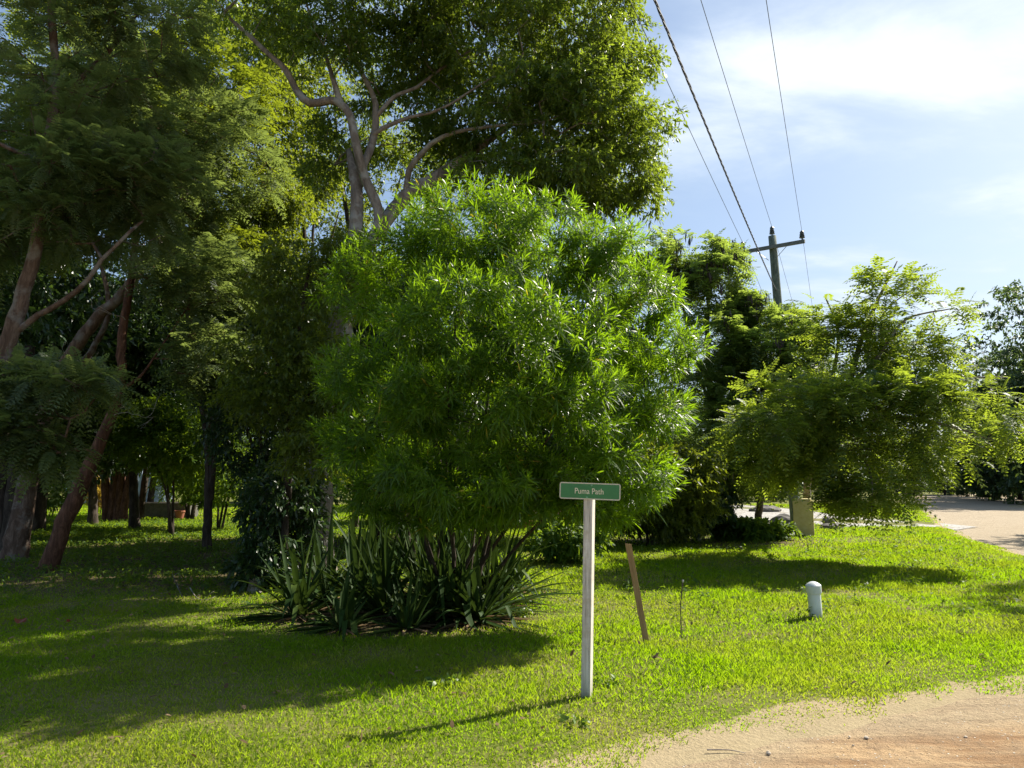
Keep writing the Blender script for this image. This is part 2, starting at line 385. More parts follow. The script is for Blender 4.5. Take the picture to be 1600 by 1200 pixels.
# ------------------------------------------------------------------ leaves
def leaves(b, d, n, Lg, Wd, droop, vary, seg=2):
    """arrays: base (k,3), direction, normal, length, width -> V, loops, sizes, vary"""
    k = len(b); d = unit(d); s = unit(np.cross(d, n)); n = np.cross(s, d)
    Lg = np.broadcast_to(Lg, k)[:, None]; Wd = np.broadcast_to(Wd, k)[:, None]; dr = np.broadcast_to(droop, k)[:, None]
    dn = np.array([0, 0, -1.])
    if seg == 1:
        mid = b + d * Lg * .45 + dn * Lg * dr * .25
        V = np.stack([b, mid + s * Wd * .5, b + d * Lg + dn * Lg * dr, mid - s * Wd * .5], 1)
        lo = np.arange(k * 4); sz = np.full(k, 4); return V.reshape(-1, 3), lo, sz, np.repeat(vary, 4)
    m1 = b + d * Lg * .3 + dn * Lg * dr * .1; m2 = b + d * Lg * .68 + dn * Lg * dr * .48; tip = b + d * Lg + dn * Lg * dr
    f = n * Wd * .14
    V = np.stack([b, m1 + s * Wd * .5 + f, m1 - s * Wd * .5 + f, m2 + s * Wd * .42 + f, m2 - s * Wd * .42 + f, tip], 1)
    o = np.arange(k)[:, None] * 6
    lo = (o + np.array([0, 1, 2, 1, 3, 4, 2, 3, 5, 4])).ravel(); sz = np.tile([3, 4, 3], k)
    return V.reshape(-1, 3), lo, sz, np.repeat(vary, 6)
def join(parts):
    V, Lp, Sz, A, off = [], [], [], [], 0
    for v, l, s, a in parts:
        V.append(v); Lp.append(l + off); Sz.append(s); A.append(a); off += len(v)
    return np.vstack(V), np.concatenate(Lp), np.concatenate(Sz), np.concatenate(A)
def leafobj(name, parts, m, parent=None):
    V, l, s, a = join(parts)
    return link(name, npmesh(name, V, l, s, vary=np.clip(a, 0, 1)), m, parent)
def rdir(rg, k): return unit(rg.normal(size=(k, 3)))

def spray_ovate(rg, P, O, per=60, rad=.35, Lg=.07, Wd=.028, droop=.3, flat=.6, seg=1, tv=None):
    """small leaves on short sub-twigs round each tip"""
    k = len(P); tw = 6
    td = unit(O[:, None] * .7 + rdir(rg, k * tw).reshape(k, tw, 3) * .9); td[..., 2] *= flat
    n_ = max(1, per // tw)
    t = rg.uniform(.12, 1, (k, tw, n_))
    base = P[:, None, None] + td[:, :, None] * (t * rad)[..., None]; base[..., 2] -= (t ** 2) * rad * .25
    base = base.reshape(-1, 3); base += rg.normal(size=base.shape) * .012
    d = np.repeat(td.reshape(-1, 3), n_, 0) * .8 + rdir(rg, len(base)) * .9; d[:, 2] -= .35
    nrm = rdir(rg, len(base)) * .8 + np.array([0, 0, 1.])
    tipv = np.repeat(rg.uniform(0, .5, k) if tv is None else tv, tw * n_)
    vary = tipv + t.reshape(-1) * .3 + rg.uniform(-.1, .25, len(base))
    sc = rg.uniform(.6, 1.25, len(base))
    return leaves(base, d, nrm, Lg * sc, Wd * sc, droop * rg.uniform(.2, 1.2, len(base)), vary, seg)
def spray_feather(rg, P, O, fr=6, pairs=9, Lr=.35, Lp=.075, Wp=.012, lift=.1, tv=None, seg=1):
    """pinnate fronds, layered flat"""
    k = len(P)
    o = np.repeat(O, fr, 0); p = np.repeat(P, fr, 0)
    d = unit(o * .9 + rdir(rg, k * fr) * .85); d[:, 2] = d[:, 2] * .7 + lift; d = unit(d)
    p = p + rdir(rg, k * fr) * Lr * .3
    Lf = Lr * rg.uniform(.65, 1.2, k * fr)
    up = unit(np.array([0, 0, 1.]) + .35 * rdir(rg, k * fr)); s = unit(np.cross(d, up)); up = np.cross(s, d)
    tt = np.linspace(.12, 1, pairs)
    dr = rg.uniform(.15, .5, k * fr)
    pos = p[:, None] + d[:, None] * (tt[None] * Lf[:, None])[..., None]
    pos[..., 2] -= (tt[None] ** 2) * (Lf * dr)[:, None]
    env = np.sin(math.pi * (tt * .8 + .15)) ** .6
    parts = []
    vv = np.repeat(np.repeat(rg.uniform(0, .6, k) if tv is None else tv, fr) + rg.uniform(-.1, .3, k * fr), pairs)
    for sg in (-1, 1):
        dd = (s[:, None] * sg + d[:, None] * .45 + .12 * rdir(rg, k * fr * pairs).reshape(k * fr, pairs, 3)).reshape(-1, 3)
        parts.append(leaves(pos.reshape(-1, 3), dd, np.repeat(up, pairs, 0), (np.broadcast_to(Lp * env, (k * fr, pairs))).reshape(-1) * rg.uniform(.8, 1.2, k * fr * pairs), Wp, .25, vv + rg.uniform(-.08, .08, len(vv)), seg))
    a, b = pos[:, 0], pos[:, -1]; w = s * .003                      # rachis
    V = np.stack([a + w, pos[:, pairs // 2] + w, b, pos[:, pairs // 2] - w, a - w], 1).reshape(-1, 3)
    parts.append((V, np.arange(len(V)), np.full(k * fr, 5), np.full(len(V), .2)))
    return join(parts)
def spray_rosette(rg, P, O, nl=20, Lg=.13, Wd=.011, stem=.2, tv=None):
    """whorls of long narrow leaves on upturned shoot tips"""
    k = len(P); ax = unit(O * .75 + np.array([0, 0, .55]) + .35 * rdir(rg, k))
    ref = rdir(rg, k); a = unit(np.cross(ax, ref)); b = np.cross(ax, a)
    big = rg.uniform(.55, 1.25, k)[:, None]; n = nl; i = np.arange(n); th = i * 2.39996 + rg.uniform(0, 6.28, k)[:, None]; t = i / (n - 1.)
    el = (1.25 - 1.35 * (1 - t) ** 1.0)[None] + rg.normal(size=(k, n)) * .15            # top leaves stand up
    st = stem * rg.uniform(.6, 1.3, k)
    base = P[:, None] + ax[:, None] * ((t[None] - .6) * st[:, None])[..., None]
    d = (a[:, None] * np.cos(th)[..., None] + b[:, None] * np.sin(th)[..., None]) * np.cos(el)[..., None] + ax[:, None] * np.sin(el)[..., None]
    Ls = Lg * big * (1.1 - .35 * t)[None] * rg.uniform(.75, 1.2, (k, n))
    tvv = rg.uniform(0, .35, k) if tv is None else tv
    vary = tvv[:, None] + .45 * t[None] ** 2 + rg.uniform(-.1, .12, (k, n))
    nn = np.broadcast_to(ax[:, None], d.shape).reshape(-1, 3)
    return leaves(base.reshape(-1, 3), d.reshape(-1, 3), nn, Ls.ravel(), Wd * rg.uniform(.8, 1.2, k * n), (.42 * np.cos(el)).ravel().clip(.03, .5), vary.ravel(), 2)

# ------------------------------------------------------------------ skeleton growth
def lump(P, f, ph):
    x, y, z = (P * f).T
    return (np.sin(x * 1.0 + 1.7 * np.sin(y * .8 + ph) + ph) + np.sin(y * 1.15 + 1.5 * np.sin(z * .9 + ph * 2) + 1) + np.sin(z * 1.3 + 1.6 * np.sin(x * .7 + 2 + ph) + 2)) / 3
def in_lobes(rg, lobes, n, shell=.55, clump=None):
    if clump is None: return in_lobes0(rg, lobes, n, shell)
    P, O = in_lobes0(rg, lobes, int(n * 2.2), shell); v = lump(P, clump[0], 1.3) + rg.normal(size=len(P)) * .12
    th = np.quantile(v, clump[1]); k = np.nonzero(v > th)[0]; k = k[rg.permutation(len(k))[:n]]; return P[k], O[k]
def in_lobes0(rg, lobes, n, shell=.55):
    """points in ellipsoids; lobes = (centre(3), radii(3), weight)"""
    w = np.array([l[2] for l in lobes], float); idx = rg.choice(len(lobes), n, p=w / w.sum())
    c = np.array([l[0] for l in lobes])[idx]; r = np.array([l[1] for l in lobes])[idx]
    q = rdir(rg, n); rad = np.where(rg.random(n) < shell, rg.uniform(.8, 1.06, n), rg.random(n) ** (1 / 2.2))
    rad = rad * (1 + .22 * lump(q * 3.1 + c, 1.2, 2.))
    P = c + q * r * rad[:, None]
    out = unit(q / r)
    return P, out
def grow(rg, paths, T, step=.28, tip_r=.004, up=.12, wig=.03):
    """paths: list of arrays (n,4) x,y,z,r (first is the trunk). connects the targets T to the nearest wood."""
    pos, par, fix = [], [], []
    for P in paths:
        Q = catmull(P, .16)
        start = -1
        if pos:
            A = np.array(pos); start = int(np.argmin(np.linalg.norm(A - Q[0][:3], axis=1)))
        for i, q in enumerate(Q):
            pos.append(q[:3] + (rg.normal(size=3) * wig * .3 * min(1, q[3] * 10) if 0 < i < len(Q) - 1 else 0)); par.append(start if i == 0 else len(pos) - 2); fix.append(q[3])
    n0 = len(pos)
    buf = np.zeros((n0 + len(T) * 40, 3)); buf[:n0] = pos; cnt = n0
    root = buf[0].copy(); hub = buf[:n0]
    order = np.argsort(np.min(np.linalg.norm(T[:, None] - hub[None, ::4], axis=2), axis=1))
    tips = np.zeros(len(T), int); tdir = np.zeros((len(T), 3))
    minz = pos[0][2] + .15 * (max(p[2] for p in pos) - pos[0][2])
    for ti in order:
        t = T[ti]; dv = buf[:cnt] - t
        dd = np.linalg.norm(dv, axis=1) + np.maximum(dv[:, 2], 0) * .5 + (buf[:cnt, 2] < minz) * 1.5
        j = int(np.argmin(dd)); a = buf[j]; Ln = np.linalg.norm(t - a); m = min(38, max(1, int(Ln / step)))
        prev = j
        for i in range(1, m + 1):
            s = i / m; p = a + (t - a) * s; p = p + np.array([0, 0, 1.]) * up * Ln * math.sin(math.pi * s) * .5
            if i < m: p = p + rg.normal(size=3) * wig
            buf[cnt] = p; par.append(prev); fix.append(0.); prev = cnt; cnt += 1
            if cnt >= len(buf) - 2: break
        tips[ti] = prev; q = buf[prev] - buf[par[prev]] if par[prev] >= 0 else np.array([0, 0, 1.])
        tdir[ti] = q
    par = np.array(par); fix = np.array(fix); buf = buf[:cnt]
    acc = np.zeros(cnt); kids = [[] for _ in range(cnt)]
    for i in range(cnt - 1, -1, -1):
        if acc[i] == 0: acc[i] = tip_r ** 2.4
        if par[i] >= 0: acc[par[i]] += acc[i]; kids[par[i]].append(i)
    rad = np.where(fix > 0, fix, acc ** (1 / 2.4) * .9)
    for i in range(n0, cnt):
        if par[i] >= 0: rad[i] = min(rad[i], rad[par[i]] * .92)
    chains, stack = [], [0] + [i for i in range(1, cnt) if par[i] < 0]
    while stack:
        i = stack.pop(); ch = [par[i]] if par[i] >= 0 else []
        rr = [rad[i]] if par[i] >= 0 else []
        while True:
            ch.append(i); rr.append(rad[i])
            if not kids[i]: break
            ks = sorted(kids[i], key=lambda q: -rad[q]); stack.extend(ks[1:]); i = ks[0]
        chains.append((buf[ch], np.array(rr)))
    return chains, buf[tips], unit(tdir)

def px_path(pts): return np.array([list(at(u, v, D)) + [r] for u, v, D, r in pts])
def px_lobe(u, v, D, rx, ry, rz_, w=1.): return (at(u, v, D), np.array([rx, ry, rz_]), w)
def ground_start(p):
    p = p.copy(); p[0][2] = H1(p[0][0], p[0][1]) - .06; return p
def flare(path, k=1.5):
    p = path.copy(); a = p[0].copy(); b = p[1]; q = a * .86 + b * .14; q[3] = a[3] * 1.12; a[3] *= k
    return np.vstack([a, q, p[1:]])
def tree(name, label, cat, paths, lobes, n, kind, leafm, barkm, seed=1, shell=.6, group=None, zmin=.25, local=False, wig=.03, up=.12, step=.28, tip=.004, crown_name='crown', base_flare=1.4, clump=None, **kw):
    rg = np.random.default_rng(seed)
    T, O = in_lobes(rg, lobes, n, shell, clump)
    k = (T[:, 2] > zmin); T = T[k]; O = O[k]
    if local is False:
        paths = [ground_start(paths[0])] + paths[1:]
    paths = [flare(paths[0], base_flare)] + paths[1:]
    origin = paths[0][0][:3].copy()
    chains, P, D = grow(rg, paths, T, wig=wig, up=up, step=step, tip_r=tip)
    O = unit(O * .6 + D * .6)
    V, l, s = tubes(chains, rough=.05, seed=seed)
    t = empty(name, origin); tag(t, label, cat, group)
    tr = link('trunk', npmesh('trunk', V - origin, l, s, smooth_sh=True), barkm, t)
    f = {'ovate': spray_ovate, 'feather': spray_feather, 'rosette': spray_rosette}[kind]
    V, l, s, a = f(rg, P - origin, O, **kw)
    link(crown_name, npmesh(crown_name, V, l, s, vary=np.clip(a, 0, 1)), leafm, t)
    t['tips'] = 0; del t['tips']
    return t, P, O, rg
def copy_thing(o, loc, rz=0, sc=1., label=None):
    c = o.copy(); COL.objects.link(c); c.location = loc; c.rotation_euler = (0, 0, rz); c.scale = (sc, sc, sc) if np.isscalar(sc) else sc
    if label: c['label'] = label
    for ch in o.children:
        d = ch.copy(); COL.objects.link(d); d.parent = c
        for g in ch.children:
            e = g.copy(); COL.objects.link(e); e.parent = d
    return c
def gl_(x, y, dz=0.): return (float(x), float(y), H1(x, y) + dz)

# ================================================================== large trees
# --- the spreading tree behind the bush
D1 = 12.6
p = [px_path([(497, 905, D1, .27), (495, 780, D1, .255), (515, 600, D1, .24), (545, 450, D1, .19), (557, 350, D1, .12), (556, 290, D1 + .1, .10), (545, 235, D1 + .4, .05)]),
     px_path([(552, 430, D1, .13), (592, 345, D1 - .1, .105), (575, 285, D1 - .1, .10), (558, 235, D1 - .2, .092), (552, 195, D1 - .2, .09), (540, 168, D1 - .2, .088), (515, 155, D1 - .2, .09), (485, 163, D1 - .3, .085), (463, 140, D1 - .3, .075), (445, 108, D1 - .4, .065), (405, 70, D1 - .5, .05), (350, 20, D1 - .6, .035)]),
     px_path([(566, 262, D1 - .1, .09), (580, 225, D1 + .1, .085), (588, 190, D1 + .2, .08), (583, 150, D1 + .3, .06), (563, 110, D1 + .4, .05), (545, 60, D1 + .5, .035), (560, -20, D1 + .6, .02)]),
     px_path([(590, 180, D1 + .2, .055), (615, 152, D1 + .3, .048), (652, 136, D1 + .4, .04), (700, 100, D1 + .6, .03), (770, 60, D1 + .8, .02)]),
     px_path([(584, 210, D1 + .1, .055), (600, 200, D1 + .1, .05), (640, 183, D1, .04), (690, 170, D1 - .2, .03), (770, 120, D1 - .3, .02)]),
     px_path([(585, 370, D1 + .2, .16), (630, 310, D1 + .5, .15), (668, 285, D1 + .6, .14), (710, 258, D1 + .7, .11), (755, 226, D1 + .8, .085), (820, 180, D1 + .9, .06), (900, 150, D1 + 1., .035)]),
     px_path([(632, 308, D1 + .5, .075), (640, 265, D1 + .4, .07), (662, 236, D1 + .3, .06), (690, 214, D1 + .2, .05), (750, 200, D1, .035), (850, 190, D1 - .2, .02)]),
     px_path([(535, 168, D1 - .2, .07), (522, 130, D1 - .2, .055), (510, 90, D1, .04), (480, 10, D1, .025)])]
p = [p[0]] + [q * np.array([1, 1, 1, .82]) for q in p[1:]]
lb = [px_lobe(895, 40, 13, 1.1, 1.7, 1.3, 1.5), px_lobe(820, 40, 13, 1.9, 2.0, 1.7, 2.2), px_lobe(915, 200, 13, .95, 1.5, 1.2, 1.6), px_lobe(840, 200, 13, 1.3, 1.7, .85, 1.3),
      px_lobe(975, 260, 13.1, .45, .9, .45, .35), px_lobe(700, 10, 13, 1.8, 2.0, 1.0, 1.6), px_lobe(540, -20, 12.6, 1.8, 1.9, .9, 1.4), px_lobe(400, -10, 12.2, 1.3, 1.5, .7, .8),
      px_lobe(760, -120, 13, 3.2, 2.5, .9, 2.0), px_lobe(500, 60, 12.0, .6, .7, .4, .3), px_lobe(860, 285, 12.8, 1.5, 1.2, .4, .8), px_lobe(740, 180, 13.4, .9, 1.0, .6, .6), px_lobe(935, 130, 13, .65, 1.2, .8, .7), px_lobe(640, 90, 13.6, 1.2, .8, .6, .8), px_lobe(620, 190, 13.9, .9, .6, .7, .5), px_lobe(700, 240, 13.8, .8, .6, .35, .4), px_lobe(520, 230, 13.6, .5, .5, .8, .4), px_lobe(1005, 90, 13, .25, .5, .3, .06), px_lobe(1015, 190, 13, .25, .5, .3, .07), px_lobe(1005, 300, 13, .3, .5, .3, .08), px_lobe(985, 20, 13, .25, .5, .3, .05)]
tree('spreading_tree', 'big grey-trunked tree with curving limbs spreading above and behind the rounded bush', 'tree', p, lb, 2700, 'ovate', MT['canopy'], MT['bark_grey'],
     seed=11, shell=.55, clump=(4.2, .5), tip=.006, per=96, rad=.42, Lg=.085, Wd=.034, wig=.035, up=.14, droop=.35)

# --- leaning grey tree at the left edge, feathery leaves
D2 = 9.6
p = [px_path([(-75, 960, D2, .115), (-20, 650, D2, .105), (18, 520, D2, .097), (48, 420, D2, .084), (66, 330, D2, .075), (75, 230, D2, .062), (88, 120, D2, .05), (80, 20, D2, .05), (85, -60, D2, .03)]),
     px_path([(30, 515, D2, .045), (60, 492, D2, .04), (100, 470, D2, .036), (140, 435, D2, .032), (160, 405, D2, .026), (205, 360, D2, .022)]),
     px_path([(78, 210, D2, .05), (120, 130, D2 + .3, .045), (170, 80, D2 + .5, .035), (215, 20, D2 + .6, .025)]),
     px_path([(-15, 640, D2, .06), (-5, 560, D2 - .6, .05), (40, 610, D2 - 1.0, .03), (110, 655, D2 - 1.3, .02), (150, 620, D2 - 1.4, .012)]),
     px_path([(60, 250, D2, .04), (20, 235, D2 - .3, .03), (-30, 210, D2 - .5, .02)])]
lb = [px_lobe(70, 260, D2 + .2, 1.7, 1.3, 1.3, 3), px_lobe(180, 300, D2 + .3, 1.1, 1.0, .8, 1.4), px_lobe(90, 40, D2, 1.7, 1.3, .8, 1.6), px_lobe(250, 40, D2 + .5, 1.0, 1.0, .6, .9),
      px_lobe(25, 590, D2 - 1.2, .4, .35, .12, .22), px_lobe(120, 595, D2 - 1.4, .5, .35, .08, .32), px_lobe(15, 670, D2 - 1.4, .35, .35, .2, .25), px_lobe(80, 700, D2 - 1.3, .25, .25, .16, .15),
      px_lobe(-120, 300, D2, 1.2, 1.2, 1.4, .8)]
tree('leaning_tree', 'leaning pale brown trunk with drooping feathery foliage at the left edge', 'tree', p, lb, 980, 'feather', MT['feather'], MT['bark_brown'],
     seed=21, shell=.35, clump=(3.4, .38), fr=7, pairs=9, Lr=.34, Lp=.075, Wp=.026, lift=.0, wig=.03, tip=.006)

# --- tree whose trunk fork stands in the dark
D3 = 15.0
p = [px_path([(22, 872, D3, .22), (38, 790, D3, .19), (55, 700, D3, .165), (80, 620, D3, .14), (108, 560, D3, .125), (150, 500, D3, .115), (192, 458, D3, .10), (235, 395, D3 + .2, .10), (290, 300, D3 + .4, .07), (330, 220, D3 + .6, .04)]),
     px_path([(85, 610, D3, .1), (125, 575, D3 + .3, .08), (150, 535, D3 + .5, .06), (170, 480, D3 + .6, .05), (150, 380, D3 + .8, .03)]),
     px_path([(235, 395, D3 + .2, .05), (310, 352, D3 + .3, .04), (380, 320, D3 + .4, .03)])]
lb = [px_lobe(200, 230, D3 + .5, 1.9, 1.6, 1.2, 2), px_lobe(320, 140, D3 + .5, 1.5, 1.5, .9, .9), px_lobe(120, 120, D3 + .5, 2, 1.6, 1.4, 1.3), px_lobe(330, 400, D3 + .3, 1.0, 1.2, .4, .7), px_lobe(40, 330, D3 + 1, 1.2, 1.5, 1.2, 1)]
tree('forked_tree', 'brown trunk curving up to the right in the dark beside the reddish twisted trunk', 'tree', p, lb, 900, 'feather', MT['olive'], MT['bark_brown'],
     seed=31, shell=.4, clump=(3.4, .42), fr=6, pairs=6, Lr=.42, Lp=.13, Wp=.044, wig=.035, tip=.007)

# --- reddish twisted trunk
D4 = 13.6
p = [px_path([(72, 890, D4, .15), (95, 830, D4, .14), (118, 775, D4, .145), (148, 712, D4, .115), (172, 655, D4, .095), (188, 600, D4, .082), (190, 540, D4, .078), (199, 470, D4, .07), (205, 430, D4, .06), (218, 330, D4 + .2, .05), (250, 200, D4 + .3, .03)]),
     px_path([(150, 705, D4, .04), (115, 703, D4 - .2, .03), (70, 712, D4 - .4, .012)]),
     px_path([(186, 610, D4, .04), (215, 592, D4 + .1, .03), (240, 560, D4 + .3, .02), (300, 470, D4 + .4, .012)])]
lb = [px_lobe(250, 300, D4 + .2, 1.2, 1.2, .7, 1), px_lobe(310, 430, D4 + .3, 1.2, 1.0, .75, 1.3), px_lobe(340, 230, D4 + .4, 1.2, 1.1, .9, .9), px_lobe(350, 560, D4 + .3, 1.0, .9, .6, .8), px_lobe(180, 130, D4, 1.3, 1.3, .7, 1)]
t4, P4, O4, g4 = tree('twisted_tree', 'reddish brown trunk twisting up from the shaded lawn at left', 'tree', p, lb, 720, 'feather', MT['feather'], MT['bark_red'],
     seed=41, shell=.4, clump=(3.4, .42), fr=6, pairs=7, Lr=.40, Lp=.11, Wp=.040, wig=.04, tip=.007)

m_pale = flat_mat('bleached_twig', (.42, .37, .30), .85, var=.4, scale=12)
def dead_twigs(parent, starts, seed):
    rg = np.random.default_rng(seed); org = np.array(parent.location); ch = []
    def walk(p, d, n, r0, depth):
        P = [p]
        for i in range(n):
            d = unit(d + rg.normal(size=3) * .28 + np.array([0, 0, .04])); p = p + d * .07; P.append(p)
            if depth and rg.random() < .33: walk(p, unit(d + rdir(rg, 1)[0] * .9), int(n * .65), r0 * .6, depth - 1)
        ch.append((np.array(P), np.linspace(r0, r0 * .35, len(P))))
    for (u, v, D), d, n, r0 in starts:
        ch.clear(); walk(at(u, v, D) - org, np.array(d, float), n, r0, 2)
        V, l, s_ = tubes(ch); link('dead_branch', npmesh('dead_branch', V, l, s_, smooth_sh=True), m_pale, parent)
dead_twigs(t4, [((184, 592, D4 - .1), (-.9, -.1, .25), 11, .011), ((200, 455, D4 - .1), (-.8, -.1, .5), 12, .010), ((196, 500, D4 - .1), (.5, -.3, .4), 9, .009), ((176, 650, D4 - .1), (.8, -.2, .1), 12, .009), ((204, 440, D4), (.5, -.3, .8), 13, .010), ((140, 590, D4 - .3), (-.3, 0, .8), 11, .008)], 45)
# --- slender multi-stemmed trees in the middle distance
def slender(name, label, base_u, D, stems, lobes, n, seed, leafm, barkm='bark_dark', r=.09, **kw):
    g = at(base_u, 840, D)
    ps = []
    for i, st in enumerate(stems):
        first = [(base_u + (i * 6 - 6), 850, D + .15 * i, r)] if i == 0 else [(base_u, 780, D, r * .7)]
        ps.append(px_path(first + st))
    return tree(name, label, 'tree', ps, lobes, n, 'ovate', leafm, MT[barkm], seed=seed, **kw)
slender('slender_tree', 'slender tree with fanning thin limbs and sunlit olive leaves left of the big tree', 330, 17.5,
        [[(325, 700, 17.5, .085), (300, 520, 17.5, .075), (285, 350, 17.5, .06), (270, 220, 17.6, .045), (255, 120, 17.8, .03), (250, 40, 18, .02)],
         [(330, 520, 17.3, .05), (310, 330, 17.2, .045), (290, 180, 17.2, .03), (285, 80, 17.2, .015)],
         [(330, 560, 17.6, .05), (345, 330, 17.8, .04), (340, 200, 18, .03), (370, 60, 18, .015)],
         [(345, 600, 17.4, .045), (375, 450, 17.4, .04), (410, 330, 17.4, .03), (430, 200, 17.5, .015)]],
        [px_lobe(300, 180, 17.6, 1.3, 1.2, 1.3, 1.1), px_lobe(390, 180, 17.6, 1.3, 1.2, 1.4, 1.0), px_lobe(330, 350, 17.5, 1.5, 1.3, .9, 1.1), px_lobe(410, 420, 17.3, 1.2, 1.2, .9, 1), px_lobe(380, 40, 17.6, 1.6, 1.3, .8, .8), px_lobe(440, 300, 17.3, .7, .9, .9, .5)],
        820, 51, MT['olive'], shell=.5, clump=(3.0, .4), tip=.008, per=84, rad=.5, Lg=.10, Wd=.045)
slender('thin_stemmed_tree', 'tree of several thin upright stems just left of the pale trunk top', 478, 20,
        [[(478, 700, 20, .08), (480, 500, 20, .07), (476, 380, 20, .055), (472, 280, 20, .04), (470, 180, 20, .02)],
         [(486, 500, 20, .05), (488, 380, 20.2, .04), (497, 280, 20.3, .02)],
         [(470, 500, 19.8, .045), (460, 400, 19.8, .035), (440, 300, 19.8, .02)],
         [(500, 500, 20.1, .04), (512, 400, 20.3, .03), (530, 330, 20.5, .015)]],
        [px_lobe(470, 250, 20, 1.0, 1.2, 1.2, 1), px_lobe(430, 480, 19.7, 1.5, 1.2, .9, 1.2), px_lobe(500, 480, 20, 1.3, 1.2, .8, .8), px_lobe(400, 350, 19.8, 1.0, 1.0, .8, .7), px_lobe(480, 130, 20, 1, 1, .8, .4)],
        640, 52, MT['olive'], shell=.5, clump=(3.0, .4), tip=.008, per=78, rad=.5, Lg=.11, Wd=.05)

slender('gap_tree', 'olive leaved tree in front of the big pale trunk, merging into the rounded bush', 452, 11.4,
        [[(450, 700, 11.4, .05), (462, 560, 11.4, .045), (480, 440, 11.4, .03), (490, 380, 11.4, .015)],
         [(455, 640, 11.3, .03), (430, 560, 11.2, .025), (415, 480, 11.2, .012)],
         [(458, 650, 11.3, .03), (500, 600, 11.1, .02), (520, 540, 11.1, .012)]],
        [px_lobe(475, 460, 11.4, .75, .7, .75, 1.2), px_lobe(435, 580, 11.3, .8, .7, .8, 1.3), px_lobe(505, 600, 11.0, .5, .5, .7, 1), px_lobe(500, 700, 10.9, .45, .45, .35, .6), px_lobe(540, 420, 11.2, .4, .5, .5, .4)],
        620, 54, MT['olive'], shell=.45, clump=(3.5, .25), per=60, rad=.34, Lg=.075, Wd=.032, r=.05)
slender('back_tree', 'tall thin tree of loose leaves with sky showing through behind the curving limbs', 560, 24,
        [[(560, 600, 24, .1), (550, 400, 24, .08), (530, 250, 24, .05), (520, 120, 24, .02)],
         [(565, 560, 24, .07), (600, 380, 24, .05), (630, 260, 24, .02)],
         [(560, 520, 24, .06), (640, 330, 24.2, .04), (700, 240, 24.3, .02)]],
        [px_lobe(520, 300, 24, 1.6, 1.4, 1.8, 1.2), px_lobe(620, 250, 24, 1.8, 1.4, 1.5, 1.0), px_lobe(540, 430, 24, 1.8, 1.4, 1.2, 1), px_lobe(540, 150, 24, 1.5, 1.4, 1.2, .6), px_lobe(690, 270, 24, 1.3, 1.2, .9, .6)],
        430, 55, MT['olive'], shell=.4, clump=(2.6, .35), per=64, rad=.55, Lg=.12, Wd=.055, r=.1)
# --- dark dense growth behind and left of the bush
def shrub(name, label, cat, u, v, D, rx, ry, rz_, n, leafm, seed, kind='ovate', stems=5, extra=(), barkm='bark_dark', shell=.65, r=.035, **kw):
    """a bush growing from the ground: (u, v) is the middle of its foliage"""
    c = at(u, v, D); rg = np.random.default_rng(seed); b = np.array([c[0], D, H1(c[0], D)])
    ps = []
    for i in range(stems):
        a = rg.uniform(0, 6.28); q = rg.uniform(.3, .75)
        e = c + np.array([math.cos(a) * rx * q, math.sin(a) * ry * q, rz_ * rg.uniform(-.1, .6)])
        s0 = b + np.array([math.cos(a) * .12, math.sin(a) * .12, 0]) * (1 if i else 0)
        mid = s0 * .5 + e * .5 + np.array([0, 0, (e[2] - s0[2]) * .12]); mid[:2] = s0[:2] * .65 + e[:2] * .35
        ps.append(np.array([list(s0) + [r], list(mid) + [r * .7], list(e) + [r * .35]]))
    lobes = [(c, np.array([rx, ry, rz_]), 1.)] + [px_lobe(*q) for q in extra]
    return tree(name, label, cat, ps, lobes, n, kind, leafm, MT[barkm], seed=seed, shell=shell, zmin=.12, **kw)

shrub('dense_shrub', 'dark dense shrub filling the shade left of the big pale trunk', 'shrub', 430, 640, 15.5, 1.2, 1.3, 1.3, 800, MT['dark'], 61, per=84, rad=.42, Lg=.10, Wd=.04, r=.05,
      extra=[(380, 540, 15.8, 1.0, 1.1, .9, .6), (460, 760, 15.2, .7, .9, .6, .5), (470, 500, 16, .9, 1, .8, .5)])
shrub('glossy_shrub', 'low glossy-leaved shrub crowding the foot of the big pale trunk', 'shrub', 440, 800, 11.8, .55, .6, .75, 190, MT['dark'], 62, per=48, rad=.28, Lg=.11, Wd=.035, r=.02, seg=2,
      extra=[(415, 880, 11.5, .35, .4, .3, .35)])
shrub('leafy_sapling', 'leafy green sapling with layered leaves in the middle of the dark grove', 'tree', 280, 690, 22, 1.6, 1.5, .85, 360, MT['shrub'], 63, per=60, rad=.45, Lg=.14, Wd=.06, stems=3, r=.04,
      extra=[(330, 640, 22, 1.2, 1.2, .6, .4), (225, 650, 21.5, 1.0, 1, .5, .3)])
shrub('leafy_sapling', 'bright leafy sapling overhanging the sunlit grass beyond the shade', 'tree', 345, 735, 25, 1.5, 1.3, .8, 150, MT['shrub'], 64, per=60, rad=.45, Lg=.15, Wd=.065, stems=4, r=.04)

